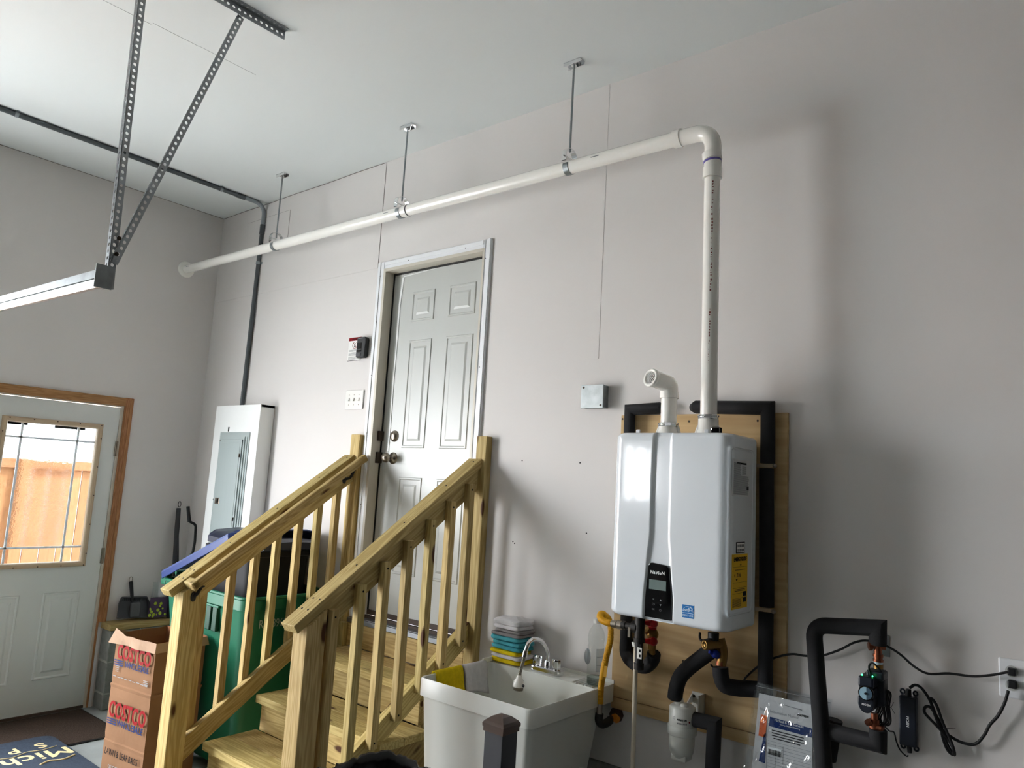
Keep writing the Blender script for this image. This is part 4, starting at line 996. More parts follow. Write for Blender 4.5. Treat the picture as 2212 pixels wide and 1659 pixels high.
a = V(*(3.710, -0.154, 0.916)); b_ = V(*(3.706, -0.154, 0.873)); MB().prism([(a.x, a.z), (a.x+.014, a.z), (b_.x+.014, b_.z), (b_.x, b_.z)], 'y', a.y-.001, a.y).build('tag', mat('yellow_tag', '#c89412', .5), yh)
pp, rd = corrug(bez([(3.693, -0.140, 0.864), (3.688, -0.140, 0.817), (3.687, -0.140, 0.764)], 14), .0118, .0016, .0052); MB().tube(pp, .012, 14, rad=rd).build('corrugated_hose', yellowhose, yh)
for a, b_, r_ in (((3.789, -0.240, 1.100), (3.810, -0.240, 1.100), .0150), ((3.814, -0.240, 1.101), (3.837, -0.240, 1.101), .0165)): pipe(MB(), a, b_, r_, 6).build('flare_nut', nickel, yh)
pipe(MB(), (3.687, -0.140, 0.765), (3.686, -0.140, 0.723), .0125, 6).build('flare_nut', nickel, yh)
MB().tube(bez([(3.686, -0.140, 0.726), (3.685, -0.140, 0.700), (3.696, -0.135, 0.687), (3.704, -0.110, 0.689), (3.706, -0.090, 0.695)], 5), .0165, 16).build('street_elbow', iron, yh)
wv = empty('wall_gas_stub', (3.696, -0.030, 0.695), 'rusty pipe stub with orange cap where the gas line meets the wall', 'pipe')
MB().tube([(3.701, -0.085, 0.693), (3.680, 0.000, 0.691)], .0145, 14).build('wall_nipple', mat('rusty_iron', '#5a3f2c', .7, metal=.4), wv)
pipe(MB(), (3.684, 0.000, 0.697), (3.688, -0.014, 0.696), .030, 8).build('wall_collar', mat('rusty_plate', '#4f3a2e', .7), wv)
a = (3.711, -0.070, 0.704); pipe(MB(), a, (3.715, -0.050, 0.692), .016, 6).build('orange_cap', yellowcap, wv)
# thin white condensate drop
cd = empty('condensate_pipe', (3.878, -0.200, 0.850), 'thin cream plastic drop pipe in front of plywood under the heater', 'pipe')
a = (3.881, -0.210, 1.028); b_ = (3.884, -0.210, 0.594); k_ = (b_[2]-.0)/(a[2]-b_[2]); MB().tube([a, b_, (b_[0]+(b_[0]-a[0])*k_, b_[1], .02)], .0088, 14).build('drop_pipe', mat('cream_pvc', '#d8cdb8', .4), cd)
pipe(MB(), (3.878, -0.210, 1.058), (3.881, -0.210, 1.037), .010, 8).build('barb_fitting', brass, cd); pipe(MB(), (3.874, -0.210, 1.044), (3.879, -0.210, 1.028), .012, 10).build('hose_end', pvc, cd)

# cold valve group
cv = empty('service_valve', (4.195, -0.160, 1.039), 'brass service valve with blue handle under the heater, right side', 'valve')
pipe(MB(), (4.169, -0.160, 1.121), (4.169, -0.160, 1.095), .020, 14).build('inlet_neck', mblack, cv)
a, b_ = (4.158, -0.200, 1.080), (4.191, -0.140, 1.080); pipe(MB(), a, b_, .017, 18).build('pressure_port', brass, cv)
MB().lathe([(.018, 0), (.018, .006), (.010, .007), (.010, .004), (.001, .004)], axis_m(a, V(*a)-V(*b_)), 20).build('port_cap', brass, cv)
MB().tube(bez([(4.185, -0.140, 1.099), (4.195, -0.140, 1.068), (4.197, -0.140, 1.044), (4.192, -0.140, 1.011)], 5), .018, 16).build('valve_body', brass, cv)
pipe(MB(), (4.192, -0.140, 1.023), (4.191, -0.140, 1.008), .020, 6).build('hex_nut', copper, cv)
q = MB().sphere((4.182, -0.170, 1.050), .016, 8); q.tube([(4.188, -0.160, 1.044), (4.168, -0.190, 1.057)], .009, 10, rad=[.014, .006]); q.build('blue_handle', bluem, cv)
MB().tube(bez([(4.126, -0.180, 1.116), (4.126, -0.180, 1.097), (4.137, -0.180, 1.089), (4.162, -0.180, 1.098), (4.181, -0.170, 1.102)], 5), .0045, 8).build('lead_wire', blackm, cv)
f1 = empty('insulated_pipe', (4.078, -0.120, 0.995), 'black foam covered pipe slanting down to the white filter canister', 'pipe')
MB().tube(bez([(4.150, -0.120, 1.053), (4.106, -0.120, 1.015), (4.055, -0.120, 0.969), (4.022, -0.120, 0.929), (4.005, -0.115, 0.883), (3.998, -0.110, 0.847)], 8), .0285, 22).build('foam_sleeve', foam, f1)
f2 = empty('insulated_pipe', (4.174, -0.100, 0.945), 'black foam elbow from the blue handled valve to the right riser', 'pipe')
MB().tube(bez([(4.180, -0.120, 0.996), (4.184, -0.120, 0.963), (4.195, -0.110, 0.935), (4.228, -0.090, 0.929), (4.258, -0.070, 0.929), (4.315, -0.050, 0.934)], 8), .0285, 22).build('foam_sleeve', foam, f2)
# filter canister
fc = empty('filter_canister', (4.029, -0.100, 0.733), 'white filter canister with bracket below the slanting pipe', 'filter')
fx, fy = (4.028, -0.100, 0.749)[0], -.105
T0, T1 = (4.019, -0.105, 0.829)[2], (4.040, -0.105, 0.635)[2]
fz = lambda f: T0+(T1-T0)*f
MB().lathe([(.001, fz(0)), (.040, fz(0)), (.049, fz(.04)), (.050, fz(.40))], Matrix.Translation((fx, fy, 0)), 36).build('canister_head', tub, fc)
MB().lathe([(.052, fz(.36)), (.0545, fz(.38)), (.0545, fz(.52)), (.050, fz(.54))], Matrix.Translation((fx, fy, 0)), 36).build('canister_ring', tub, fc)
MB().lathe([(.048, fz(.52)), (.047, fz(.72)), (.043, fz(.86)), (.030, fz(.95)), (.001, fz(.98))], Matrix.Translation((fx, fy, 0)), 36).build('canister_bowl', tub, fc)
MB().box(fx-.030, fx+.030, fy-.030, fy+.030, fz(1.0), fz(.88)).build('bowl_foot', tub, fc, bevel=.005)
pipe(MB(), (fx-.013, fy, fz(.02)), (fx-.017, fy, fz(-.1)), .017, 16).build('inlet_neck', tub, fc)
MB().lathe([(.015, fz(.0)), (.015, fz(-.03)), (.010, fz(-.05)), (.001, fz(-.05))], Matrix.Translation((fx+.015, fy-.015, 0)), 20).build('bleed_knob', tub, fc)
q = MB().box(fx-.002, fx+.050, -.026, -.019, fz(.30), fz(-.18)).box(fx+.046, fx+.050, -.075, -.019, fz(.22), fz(-.18)); q.prism([(-.02, fz(-.17)), (-.075, fz(.02)), (-.02, fz(.02))], 'x', fx-.002, fx+.002); q.build('wall_bracket', tub, fc)
for dx in (.008, .038): MB().lathe([(.005, 0), (.005, .003)], axis_m((fx+dx, -.026, fz(-.1)), (0, -1, 0)), 10).build('bracket_screw', darkmetal, fc)
cdir = (V(5.349, -2.8, 0)-V(fx, fy, 0)).normalized(); sd = V(cdir.y*-1, cdir.x, 0)
def onc(off, z, nrm=.0508):
    a_ = off/.05; d = cdir*math.cos(a_)+sd*math.sin(a_); return frame_m(V(fx, fy, z)+d*nrm, V(-d.y, d.x, 0), V(0, 0, 1)), d
M_, _ = onc(-.004, fz(.22)); 
for i, ch in enumerate('NAVIEN'):
    M_, _ = onc(-.016+i*.0058, fz(.22)); text(ch, .0085, M_, ink_k, fc, bold=.0004)
for i in range(7):
    M_, _ = onc(-.016+i*.0052, fz(.285)); MB().obox(M_, .004, .005, .0006).build('fine_print', ink_g, fc)
M_, _ = onc(.027, fz(.25)); MB().lathe([(.0001, .0002), (.0035, .0002)], M_, 16, cap=False).build('red_seal', ink_r, fc)
M_, _ = onc(-.031, fz(.2)); MB().tube([M_ @ V(.004*math.cos(t), .005*math.sin(t), .0003) for t in [2*PI*i/12 for i in range(13)]], .0004, 5).build('seal_ring', ink_g, fc)
f3 = empty('insulated_pipe', (4.147, -0.100, 0.778), 'black foam covered elbow from the filter canister down to the floor', 'pipe')
a, b_ = (4.077, -0.105, 0.788), (4.155, -0.105, 0.790); c_ = (4.151, -0.105, 0.644); sleeve([a, b_, c_, (c_[0], c_[1], .02)], f3)

# right-hand loop with the leak shut-off valve
LY = -.12
lp = empty('insulated_pipe', (4.509, -0.120, 1.122), 'black foam covered pipe loop around the shut-off valve at right', 'pipe')
a = (4.719, -0.120, 1.219); b_ = (4.509, -0.120, 1.197); c_ = (4.544, -0.120, 0.748); k_ = c_[2]/(b_[2]-c_[2])
sleeve([(4.710, -0.120, 1.167)]+corner([((4.711, -0.120, 1.215)[0], LY, a[2]+.001), b_, c_, (c_[0]+(c_[0]-b_[0])*k_*.2, LY, .02)], .045, 8), lp)
a, b_ = (4.544, -0.100, 0.861), (4.704, -0.120, 0.869); sleeve([a, (b_[0]+.004, LY, b_[2]-.004), (4.709, -0.120, 0.908)], lp)
MB().tube([(a[0]+.018, -.06, a[2]+.03), ((4.541, -0.060, 0.760)[0], -.06, (4.541, -0.060, 0.760)[2])], FR*.9, 20).build('foam_sleeve', foam, lp)
sv_ = empty('leak_shutoff_valve', (4.699, -0.140, 1.030), 'black motorised water shut-off valve between copper unions', 'valve')
vx = (4.711, -0.120, 1.158)[0]
for z0, z1, r_ in ((1392, 1412, .0125), (1412, 1418, .0155), (1418, 1424, .0135), (1424, 1429, .0160)):
    pipe(MB(), (4.710, -0.120, 1.172) if z0 == 1392 else (vx, LY, (4.710, -0.120, 1.131)[2]+(1418-z0)*.0014), (vx, LY, (4.710, -0.120, 1.131)[2]+(1418-z1)*.0014), r_, 18).build('copper_union', copper, sv_)
a = (4.690, -0.130, 1.164); MB().tube([a, (4.730, -0.110, 1.164)], .011, 14).build('copper_tee', copper, sv_); MB().tube([(4.686, -0.135, 1.161), (4.695, -0.130, 1.162)], .014, 6).build('copper_cap', copper, sv_)
pipe(MB(), (4.710, -0.120, 1.116), (4.710, -0.120, 1.108), .0145, 18).build('seal_ring', bluel2, sv_); pipe(MB(), (4.711, -0.120, 1.109), (4.711, -0.120, 1.094), .0150, 6).build('brass_nut', brass, sv_)
mbk = mat('dark_navy_plastic', '#141a26', .35)
a, b_ = (4.681, -0.120, 1.094), (4.733, -0.120, 1.082); MB().box(a[0], b_[0], -.15, -.09, b_[2]-.02, a[2]-.005).build('valve_collar', mbk, sv_, bevel=.006)
x0, x1 = (4.664, -0.180, 1.015)[0], (4.712, -0.180, 1.026)[0]; zt_, zm1, zm2, zb_ = (4.664, -0.180, 1.073)[2], (4.664, -0.180, 1.039)[2], (4.664, -0.180, 1.011)[2], (4.688, -0.180, 0.963)[2]
x1 += .0
MB().box(x0+.012, (4.731, -0.110, 1.017)[0], -.135, -.082, zb_+.018, zt_+.004).build('valve_body', mbk, sv_, bevel=.006)
MB().box(x0, x1, -.18, -.085, zm1, zt_).build('actuator_housing', mbk, sv_, bevel=.007); MB().box(x0+.004, x1, -.174, -.085, zm2, zm1).build('actuator_housing', mbk, sv_)
cxx = (x0+x1)/2; rr_ = (x1-x0)/2
MB().prism([(x0, zm2)]+[(cxx-rr_*math.cos(t), zm2-.018-(zm2-.018-zb_)*math.sin(t)) for t in [PI*i/16 for i in range(17)]]+[(x1, zm2)], 'y', -.18, -.085).build('actuator_housing', mbk, sv_, bevel=.004)
zc = (4.691, -0.180, 1.025)[2]; Md = axis_m((cxx+.002, -.176, zc), (0, -1, 0))
MB().lathe([(.0225, 0), (.0225, .010), (.001, .010)], Md, 28).build('dial_ring', gblack, sv_)
MB().prism([(cxx+.002+.019*math.cos(t), zc+.019*math.sin(t)) for t in [PI*.46+PI*1.08*i/14 for i in range(15)]], 'y', -.1885, -.186).build('dial_pointer', mat('pale_blue_dial', '#8fb0c0', .4), sv_)
MB().prism([(cxx+.002+.019*math.cos(t), zc+.019*math.sin(t)) for t in [-PI*.46+PI*.92*i/14 for i in range(15)]], 'y', -.1875, -.186).build('dial_face', mat('slate_dial', '#3d5566', .4), sv_)
MB().lathe([(.0035, 0), (.0035, .003)], axis_m((cxx+.002, -.1885, zc), (0, -1, 0)), 10).build('dial_screw', ink_k, sv_)
text('MOEN', .0085, Matrix.Translation((cxx+.001, -.1804, zm2-.022)) @ Matrix.Rotation(PI/2, 4, 'X'), ink_w, sv_, bold=.0003)
for p in ((4.674, -0.165, 1.075), (4.705, -0.165, 1.076)): MB().sphere(p, .0022, 6).build('status_light', green_led, sv_)
for y0, y1, r_ in ((1540, 1553, .0115), (1553, 1560, .0150), (1560, 1574, .0165)):
    p = (4.699, -0.120, 0.933); pipe(MB(), (p[0], LY, p[2]+(1556-y0)*.0014), (p[0], LY, p[2]+(1556-y1)*.0014), r_, 18).build('copper_union', copper, sv_)
MB().tube([(4.686, -0.135, 0.926), (4.700, -0.120, 0.922)], .008, 12).build('copper_tee', copper, sv_); MB().tube([(4.683, -0.140, 0.931), (4.687, -0.135, 0.924)], .012, 6).build('copper_cap', copper, sv_)
MB().box((4.686, -0.120, 0.925)[0], (4.727, -0.120, 0.934)[0], -.135, -.105, (4.704, -0.120, 0.906)[2], (4.704, -0.120, 0.923)[2]).build('copper_tee', copper, sv_, bevel=.006)
MB().tube(bez([(4.695, -0.150, 1.076), (4.691, -0.150, 1.101), (4.701, -0.150, 1.114), (4.715, -0.150, 1.105), (4.728, -0.130, 1.077), (4.728, -0.120, 1.033)], 6), .003, 8).build('sensor_lead', blackm, sv_)
# coiled low-voltage lead tied beside the valve
lc = empty('coiled_lead', (4.730, -0.100, 0.973), 'coiled thin black lead tied beside the shut-off valve', 'cable')
for k in range(5):
    o_ = k*2.2; MB().tube(bez([(4.718, -0.100, 1.013), (4.729, -0.100, 1.027), (4.737, -0.100, 1.017), (4.732, -0.100, 0.981), (4.736, -0.100, 0.939), (4.728, -0.100, 0.922), (4.713, -0.100, 0.924), (4.706, -0.100, 0.940), (4.717, -0.100, 0.970), (4.715, -0.100, 0.998), (4.719, -0.100, 1.016)], 5), .0024, 6).build('cable_loop', blackm, lc).matrix_basis = Matrix.Translation((-.004*k+.006, -.004*k, .003*(k % 3)))
MB().tube([(4.716, -0.100, 0.981), (4.739, -0.100, 0.981)], .003, 6).build('tie_wire', blackm, lc); MB().tube([(4.736, -0.100, 0.980), (4.743, -0.100, 0.978), (4.751, -0.100, 0.996)], .0008, 5).build('tie_wire', blackm, lc); MB().tube([(4.743, -0.100, 0.978), (4.754, -0.100, 0.962)], .0008, 5).build('tie_wire', blackm, lc)
MB().tube(bez([(4.716, -0.100, 0.925), (4.724, -0.050, 0.894), (4.735, -0.030, 0.887), (4.739, -0.020, 0.860), (4.750, -0.020, 0.835), (4.768, -0.020, 0.821), (4.774, -0.020, 0.824)], 6), .0022, 8).build('cable_run', blackm, lc)
# power supply brick and leads
ps = empty('power_adapter', (4.779, -0.030, 0.936), 'black power supply brick screwed to the wall below the outlet', 'power adapter')
x0, x1 = (4.751, -0.035, 0.923)[0], (4.801, -0.035, 0.935)[0]; zt_, zb_ = (4.779, -0.035, 1.006)[2], (4.780, -0.035, 0.855)[2]
MB().box(x0, x1, -.035, -.004, zb_, zt_).build('adapter_case', mbk, ps, bevel=.004)
text('MOEN', .011, Matrix.Translation(((x0+x1)/2, -.0354, (zt_+zb_)/2)) @ Matrix.Rotation(PI/2, 4, 'X') @ Matrix.Rotation(-PI/2, 4, 'Z'), ink_w, ps, bold=.0003)
for x, z in ((x0+.006, zt_+.010), (x1-.006, zt_+.010), (x0+.006, zb_-.008), (x1-.006, zb_-.008)):
    MB().tube([(x+.006*math.cos(t), -.008, z+.007*math.sin(t)) for t in [2*PI*i/14 for i in range(15)]], .0028, 6, cap=False).build('mounting_ear', mbk, ps)
MB().tube([((x0+x1)/2, -.018, zt_-.004), ((x0+x1)/2+.002, -.018, zt_+.022)], .008, 12, rad=[.010, .007]).build('strain_relief', mblack, ps); MB().tube([((x0+x1)/2, -.018, zb_+.004), ((x0+x1)/2+.002, -.018, zb_-.022)], .007, 12).build('strain_relief', mblack, ps)
ca = empty('power_lead', (4.905, -0.030, 0.958), 'black power cord looping from adapter to the lower outlet', 'cable')
MB().tube(bez([(4.783, -0.030, 1.035), (4.798, -0.030, 1.047), (4.816, -0.030, 1.042), (4.837, -0.030, 1.015), (4.854, -0.030, 0.974), (4.869, -0.030, 0.936), (4.886, -0.030, 0.888), (4.903, -0.030, 0.863), (4.904, -0.030, 0.874), (4.891, -0.030, 0.900), (4.867, -0.035, 0.930), (4.838, -0.030, 0.954), (4.824, -0.030, 0.970), (4.827, -0.030, 0.986), (4.841, -0.030, 0.988), (4.859, -0.030, 0.964), (4.871, -0.030, 0.937), (4.873, -0.030, 0.910), (4.885, -0.030, 0.874), (4.900, -0.030, 0.862), (4.905, -0.040, 0.879), (4.895, -0.040, 0.909), (4.876, -0.040, 0.954), (4.861, -0.040, 0.999), (4.848, -0.040, 1.017), (4.844, -0.040, 1.010), (4.859, -0.045, 0.964), (4.871, -0.030, 0.930), (4.904, -0.030, 0.910), (4.934, -0.030, 0.903), (4.963, -0.030, 0.910), (4.985, -0.030, 0.940), (5.000, -0.030, 0.973), (5.022, -0.030, 1.005), (5.040, -0.030, 1.046), (5.050, -0.030, 1.083)], 6), .0045, 8).build('cord', blackm, ca)
MB().box((5.048, -0.030, 1.098)[0], (5.072, -0.030, 1.103)[0], -.032, -.010, (5.059, -0.030, 1.090)[2], (5.060, -0.030, 1.113)[2]).build('plug', mblack, ca, bevel=.004)
MB().tube([(4.879, -0.030, 0.934), (4.908, -0.020, 0.938)], .0008, 5).build('tie_wire', blackm, ca)
cb = empty('power_lead', (4.830, -0.030, 1.110), 'thin black cord from the upper outlet sagging across the wall to the heater', 'cable')
MB().tube(bez([(5.051, -0.030, 1.137), (5.006, -0.030, 1.119), (4.957, -0.030, 1.106), (4.895, -0.030, 1.102), (4.837, -0.030, 1.090), (4.797, -0.030, 1.104), (4.757, -0.030, 1.134), (4.716, -0.030, 1.153), (4.659, -0.030, 1.161), (4.615, -0.030, 1.147), (4.570, -0.030, 1.116), (4.509, -0.030, 1.085), (4.454, -0.030, 1.074), (4.406, -0.030, 1.071), (4.345, -0.030, 1.047), (4.289, -0.030, 1.009), (4.242, -0.030, 0.961), (4.221, -0.030, 0.935), (4.149, -0.030, 0.942), (4.102, -0.030, 0.978)], 6), .0038, 8).build('cord', blackm, cb)
MB().box((5.049, -0.030, 1.139)[0], (5.070, -0.030, 1.143)[0], -.032, -.010, (5.059, -0.030, 1.127)[2], (5.060, -0.030, 1.149)[2]).build('plug', mblack, cb, bevel=.004)

# ================================================================== bag of manuals hung behind the loop pipe
BY = -.088
shadepaper = mat('shaded_paper', '#c3c3c2', .7)  # white paper greyed in its colour for the shade and film over it
mb = empty('document_bag', (4.426, -0.088, 0.964), 'clear plastic zip bag of manuals hanging between the black pipes', 'bag')
def pq(pts, y, nm, m, par, th=.0008):
    q = MB(); q.prism([(p[0], p[2]) for p in pts], 'y', y-th, y); return q.build(nm, m, par)
man = pq([(4.314, -0.088, 0.929), (4.509, -0.088, 0.930), (4.507, -0.088, 0.685), (4.287, -0.088, 0.623)], BY, 'manual', shadepaper, mb, .004)
pq([(4.331, -0.088, 0.912), (4.504, -0.088, 0.911), (4.503, -0.088, 0.684), (4.307, -0.088, 0.628)], BY-.0045, 'manual_page', shadepaper, mb)
p = (4.385, -0.088, 0.878); text("User's Information Manual", .0125, Matrix.Translation((p[0], BY-.0056, p[2])) @ Matrix.Rotation(PI/2, 4, 'X'), ink_g, mb)
p = (4.467, -0.088, 0.888); text('NAVIEN', .010, Matrix.Translation((p[0], BY-.0056, p[2])) @ Matrix.Rotation(PI/2, 4, 'X'), ink_k, mb, bold=.0004)
MB().tube([((4.385, -0.088, 0.910)[0], BY-.0056, (4.385, -0.088, 0.910)[2]), ((4.463, -0.088, 0.906)[0], BY-.0056, (4.463, -0.088, 0.906)[2])], .0014, 6, rad=[.0006, .0018]).build('cover_graphic', ink_g, mb)
pq([(4.322, -0.088, 0.860), (4.345, -0.088, 0.860), (4.339, -0.088, 0.787), (4.314, -0.088, 0.787)], BY-.006, 'orange_card', orange, mb)
pq([(4.334, -0.088, 0.798), (4.341, -0.088, 0.801), (4.338, -0.088, 0.701), (4.316, -0.088, 0.703)], BY-.006, 'navy_card', ink_b, mb)
tagc = pq([(4.353, -0.088, 0.861), (4.500, -0.088, 0.857), (4.500, -0.088, 0.683), (4.342, -0.088, 0.638)], BY-.007, 'service_tag', shadepaper, mb)
pq([(4.355, -0.088, 0.860), (4.498, -0.088, 0.855), (4.498, -0.088, 0.826), (4.352, -0.088, 0.829)], BY-.0082, 'tag_header', ink_b, mb)
p = (4.421, -0.088, 0.853); text('Michael & Son Services', .0125, Matrix.Translation((p[0], BY-.0094, p[2])) @ Matrix.Rotation(PI/2, 4, 'X'), ink_w, mb, sx=.85)
p = (4.424, -0.088, 0.843); text('Heating, Electrical, Plumbing', .006, Matrix.Translation((p[0], BY-.0094, p[2])) @ Matrix.Rotation(PI/2, 4, 'X'), ink_w, mb)
q = MB()
for i in range(4):
    a = (4.362, -0.088, 0.820); b_ = (4.471, -0.088, 0.823); z = (a[2]+b_[2])/2-.004-i*.0085
    q.box(a[0]+.006*(i == 3), b_[0]-.012*(i == 3), BY-.0088, BY-.008, z-.0016, z+.0016)
q.build('bold_print', ink_k, mb)['kind'] = 'stuff'
q = MB(); a = (4.356, -0.088, 0.779); b_ = (4.495, -0.088, 0.781)
for i in range(16): z = (a[2]+b_[2])/2-i*.0105; q.box(a[0]-.008, b_[0], BY-.0086, BY-.008, z-.0004, z+.0004)
for x in (a[0]+.018, a[0]+.045): q.box(x-.0004, x+.0004, BY-.0086, BY-.008, a[2]-.17, a[2]-.006)
for k in (0, 1): x = (a[0]-.012, b_[0]+.004)[k]; q.box(x-.0007, x+.0007, BY-.0086, BY-.008, a[2]-.20, a[2]+.06)
q.build('form_rule', ink_g, mb)['kind'] = 'stuff'
p = (4.351, -0.088, 0.758); q = MB()
for i in range(13): q.box(p[0]+i*.0034, p[0]+i*.0034+(.0010, .0022, .0016)[i % 3], BY-.0096, BY-.0088, p[2]-.022, p[2]-.004)
bc = pq([(4.348, -0.088, 0.760), (4.396, -0.088, 0.762), (4.394, -0.088, 0.746), (4.346, -0.088, 0.744)], BY-.0082, 'barcode_sticker', boxwhite, mb); q.build('bar_code', ink_k, bc)['kind'] = 'stuff'
# crumpled film: front and back sheets
def film(y, amp, seed, nm):
    tl, tr_, br, bl = V(*(4.304, -0.088, 0.963)), V(*(4.560, -0.088, 0.961)), V(*(4.531, -0.088, 0.692)), V(*(4.257, -0.088, 0.614)); rows = []
    for j in range(34):
        v_ = j/33; row = []
        for i in range(26):
            u = i/25; p = tl.lerp(tr_, u).lerp(bl.lerp(br, u), v_); n = noise.noise(V(u*5+seed, v_*4, seed))+.5*noise.noise(V(u*13, v_*9+seed, 3))
            fall = min(1, 3*v_+.1); row.append((p.x, y-amp*abs(n)*fall, p.z))
        rows.append(row)
    return MB().grid(rows).build(nm, g_film, mb)
film(BY-.012, .022, 2.2, 'film_front'); film(BY+.004, .004, 5.1, 'film_back')
a, b_ = (4.304, -0.088, 0.954), (4.560, -0.088, 0.952); MB().tube([(a[0], BY-.012, a[2]), (b_[0], BY-.012, b_[2])], .0009, 6).build('zip_seal', ink_g, mb)

# ================================================================== utility sink
sk = empty('utility_sink', (3.39, -.3, 0), 'white plastic floor standing utility sink by the stairs', 'sink')
def rrp(x0, x1, y0, y1, r, n=5): return rr_path(x0, x1, y0, y1, r, n)
SX0, SX1, SY0, SY1 = 3.103, 3.683, -.590, -.012
lv = [(.030, .03, .40, .03, .17), (.010, .012, .740, .03, .085), (.006, .008, .752, .03, .06), (0, 0, .752, .03, .0), (0, 0, .814, .03, 0), (.003, .003, .820, .03, .003)]
rows = [[(x, y, z) for x, y in rrp(SX0+ix, SX1-ix, SY0+iy, SY1-ib, r)] for ix, iy, z, r, ib in lv]
inn = [(.010, .818, .028), (.012, .800, .03), (.050, .50, .06), (.09, .475, .06)]
rows += [[(x, y, z) for x, y in rrp(SX0+i, SX1-i, SY0+i, -.150-(i-.010)*.6, r)] for i, z, r in inn]
q = MB().grid(rows, close=True); q._add(rows[0], [tuple(range(len(rows[0])))]); q._add(rows[-1], [tuple(range(len(rows[-1])))])
tubo = q.build('basin', tub, sk); md = tubo.modifiers.new('w', 'EDGE_SPLIT'); md.split_angle = math.radians(35)
MB().lathe([(.03, .476), (.022, .479), (.001, .479)], Matrix.Translation((3.40, -.38, 0)), 24).build('drain', nickel, sk)
for x in (SX0+.07, SX1-.10):
    for y in (SY0+.07, SY1-.12): MB().lathe([(.020, .0), (.026, .46)], Matrix.Translation((x, y, 0)) , 10).build('leg', tub, sk)
for i in range(7): MB().box(3.552+i*.016, 3.556+i*.016, -.148, -.055, .819, .8235).build('soap_ridge', tub, sk)
MB().prism([(3.103, .82), (3.103, .838), (3.111, .838), (3.112, .82)], 'y', -.20, -.012).build('corner_upstand', tub, sk); MB().box(3.11, 3.676, -.022, -.012, .819, .832).build('back_upstand', tub, sk)
fa = empty('faucet', (3.39, -.1, .82), 'chrome two handle faucet on the sink ledge with a hanging hose', 'faucet')
MB().prism([(3.308+.018*(1-math.cos(t))*0+x_, y_) for x_, y_ in ()] or rrp(3.310, 3.470, -.128, -.074, .022), 'z', .8195, .842).build('base_plate', chrome, fa, bevel=.005)
for x in (3.342, 3.440):
    MB().lathe([(.018, .842), (.018, .846), (.021, .850), (.021, .876), (.019, .884), (.001, .886)], Matrix.Translation((x, -.101, 0)), 8, smooth=False).build('handle', chrome, fa, bevel=.002)
MB().lathe([(.014, .84), (.013, .865), (.010, .87)], Matrix.Translation((3.390, -.101, 0)), 20).build('spout_base', chrome, fa)
MB().tube(bez([(3.39, -.101, .85), (3.39, -.103, .90), (3.386, -.135, .945), (3.380, -.185, .966), (3.374, -.218, .956), (3.371, -.233, .926), (3.370, -.238, .910)], 6), .0088, 16, rad=None).build('spout', chrome, fa)
MB().tube([(3.371, -.235, .922), (3.370, -.241, .898)], .0115, 16).build('spout_nut', chrome, fa)
pp, rd = corrug(bez([(3.370, -.241, .900), (3.370, -.250, .875), (3.368, -.258, .85), (3.366, -.262, .825)], 12), .0072, .0012, .006)
MB().tube(pp, .008, 12, rad=rd).build('flexible_hose', hose_m, fa)
Mh = axis_m((3.366, -.262, .828), (-.02, -.03, -1)); MB().lathe([(.008, 0), (.011, .004), (.013, .014), (.021, .022), (.024, .040), (.024, .046)], Mh, 24).build('spray_head', pvc, fa)
MB().lathe([(.021, .046), (.021, .058), (.019, .060), (.001, .060)], Mh, 24).build('spray_face', nickel, fa); MB().sphere(Mh @ V(.0245, -.012, .036), .006, 8).build('spray_toggle', darkgrey, fa)

def cloth(z0, h, w, d, cx, cy, m, label, seed, rot=0, crumple=0):
    rows = []; n = 44; k = 10
    for j in range(k+1):
        ph = -PI/2+PI*j/k; row = []
        for i in range(n):
            t = 2*PI*i/n; c, s_ = math.cos(t), math.sin(t); e = .35
            sx = math.copysign(abs(c)**e, c); sy = math.copysign(abs(s_)**e, s_)
            cph = abs(math.cos(ph))**.35 if j not in (0, k) else 0
            gro = 1-.05*math.exp(-(math.sin(ph)/.22)**2)*(0 if c < -.6 else 1)
            r_ = cph*gro; x = w/2*sx*r_; y = d/2*sy*r_; z = h/2*math.copysign(abs(math.sin(ph))**.6, ph)
            nz_ = noise.noise(V(x*18+seed, y*18, z*30)); nz2 = noise.noise(V(x*55+seed, y*55, z*60))
            am = .0035+crumple
            row.append(Matrix.Rotation(rot, 4, 'Z') @ V(x+nz_*am, y+nz2*am*.7, z+nz_*am*.8*(1 if z > 0 or crumple == 0 else .4)+crumple*1.2*nz2*(z > 0)))
        rows.append([(v.x+cx, v.y+cy, v.z+z0+h/2) for v in row])
    o = MB().grid(rows, close=True).build('folded_cloth', m)
    return tag(o, label, 'cloth', 'folded cloths stacked on the sink ledge')
stack = [(.022, clothY, 'yellow folded cloth at the very bottom of the stack, touching the sink ledge'), (.020, clothW, 'white folded cloth low in stack, sandwiched between two yellow ones'),
 (.019, clothY, 'yellow folded cloth just under the teal ones in the stack'), (.021, clothT, 'lowest of three teal cloths in the stack'), (.020, clothT, 'middle one of three teal cloths in the stack'),
 (.023, clothT, 'top teal cloth in the stack, directly under grey'), (.016, clothG, 'lower grey folded cloth resting on teal ones'), (.014, clothG, 'upper grey folded cloth right under the white crumpled ones'),
 (.022, clothW, 'white folded cloth under the crumpled white one'), (.026, clothW, 'crumpled white cloth on very top of the stack')]
z = .8215
for i, (h, m, lb_) in enumerate(stack):
    cloth(z, h, .178-.004*(i % 3)-(.012 if i > 6 else 0), .125, 3.181+.006*math.sin(i*2.1)+(.006 if i > 6 else 0), -.088+.004*math.cos(i*1.7), m, lb_, i*3.3, .05*math.sin(i*1.3), .006 if i == 9 else (.003 if i == 8 else 0)); z += h*.94
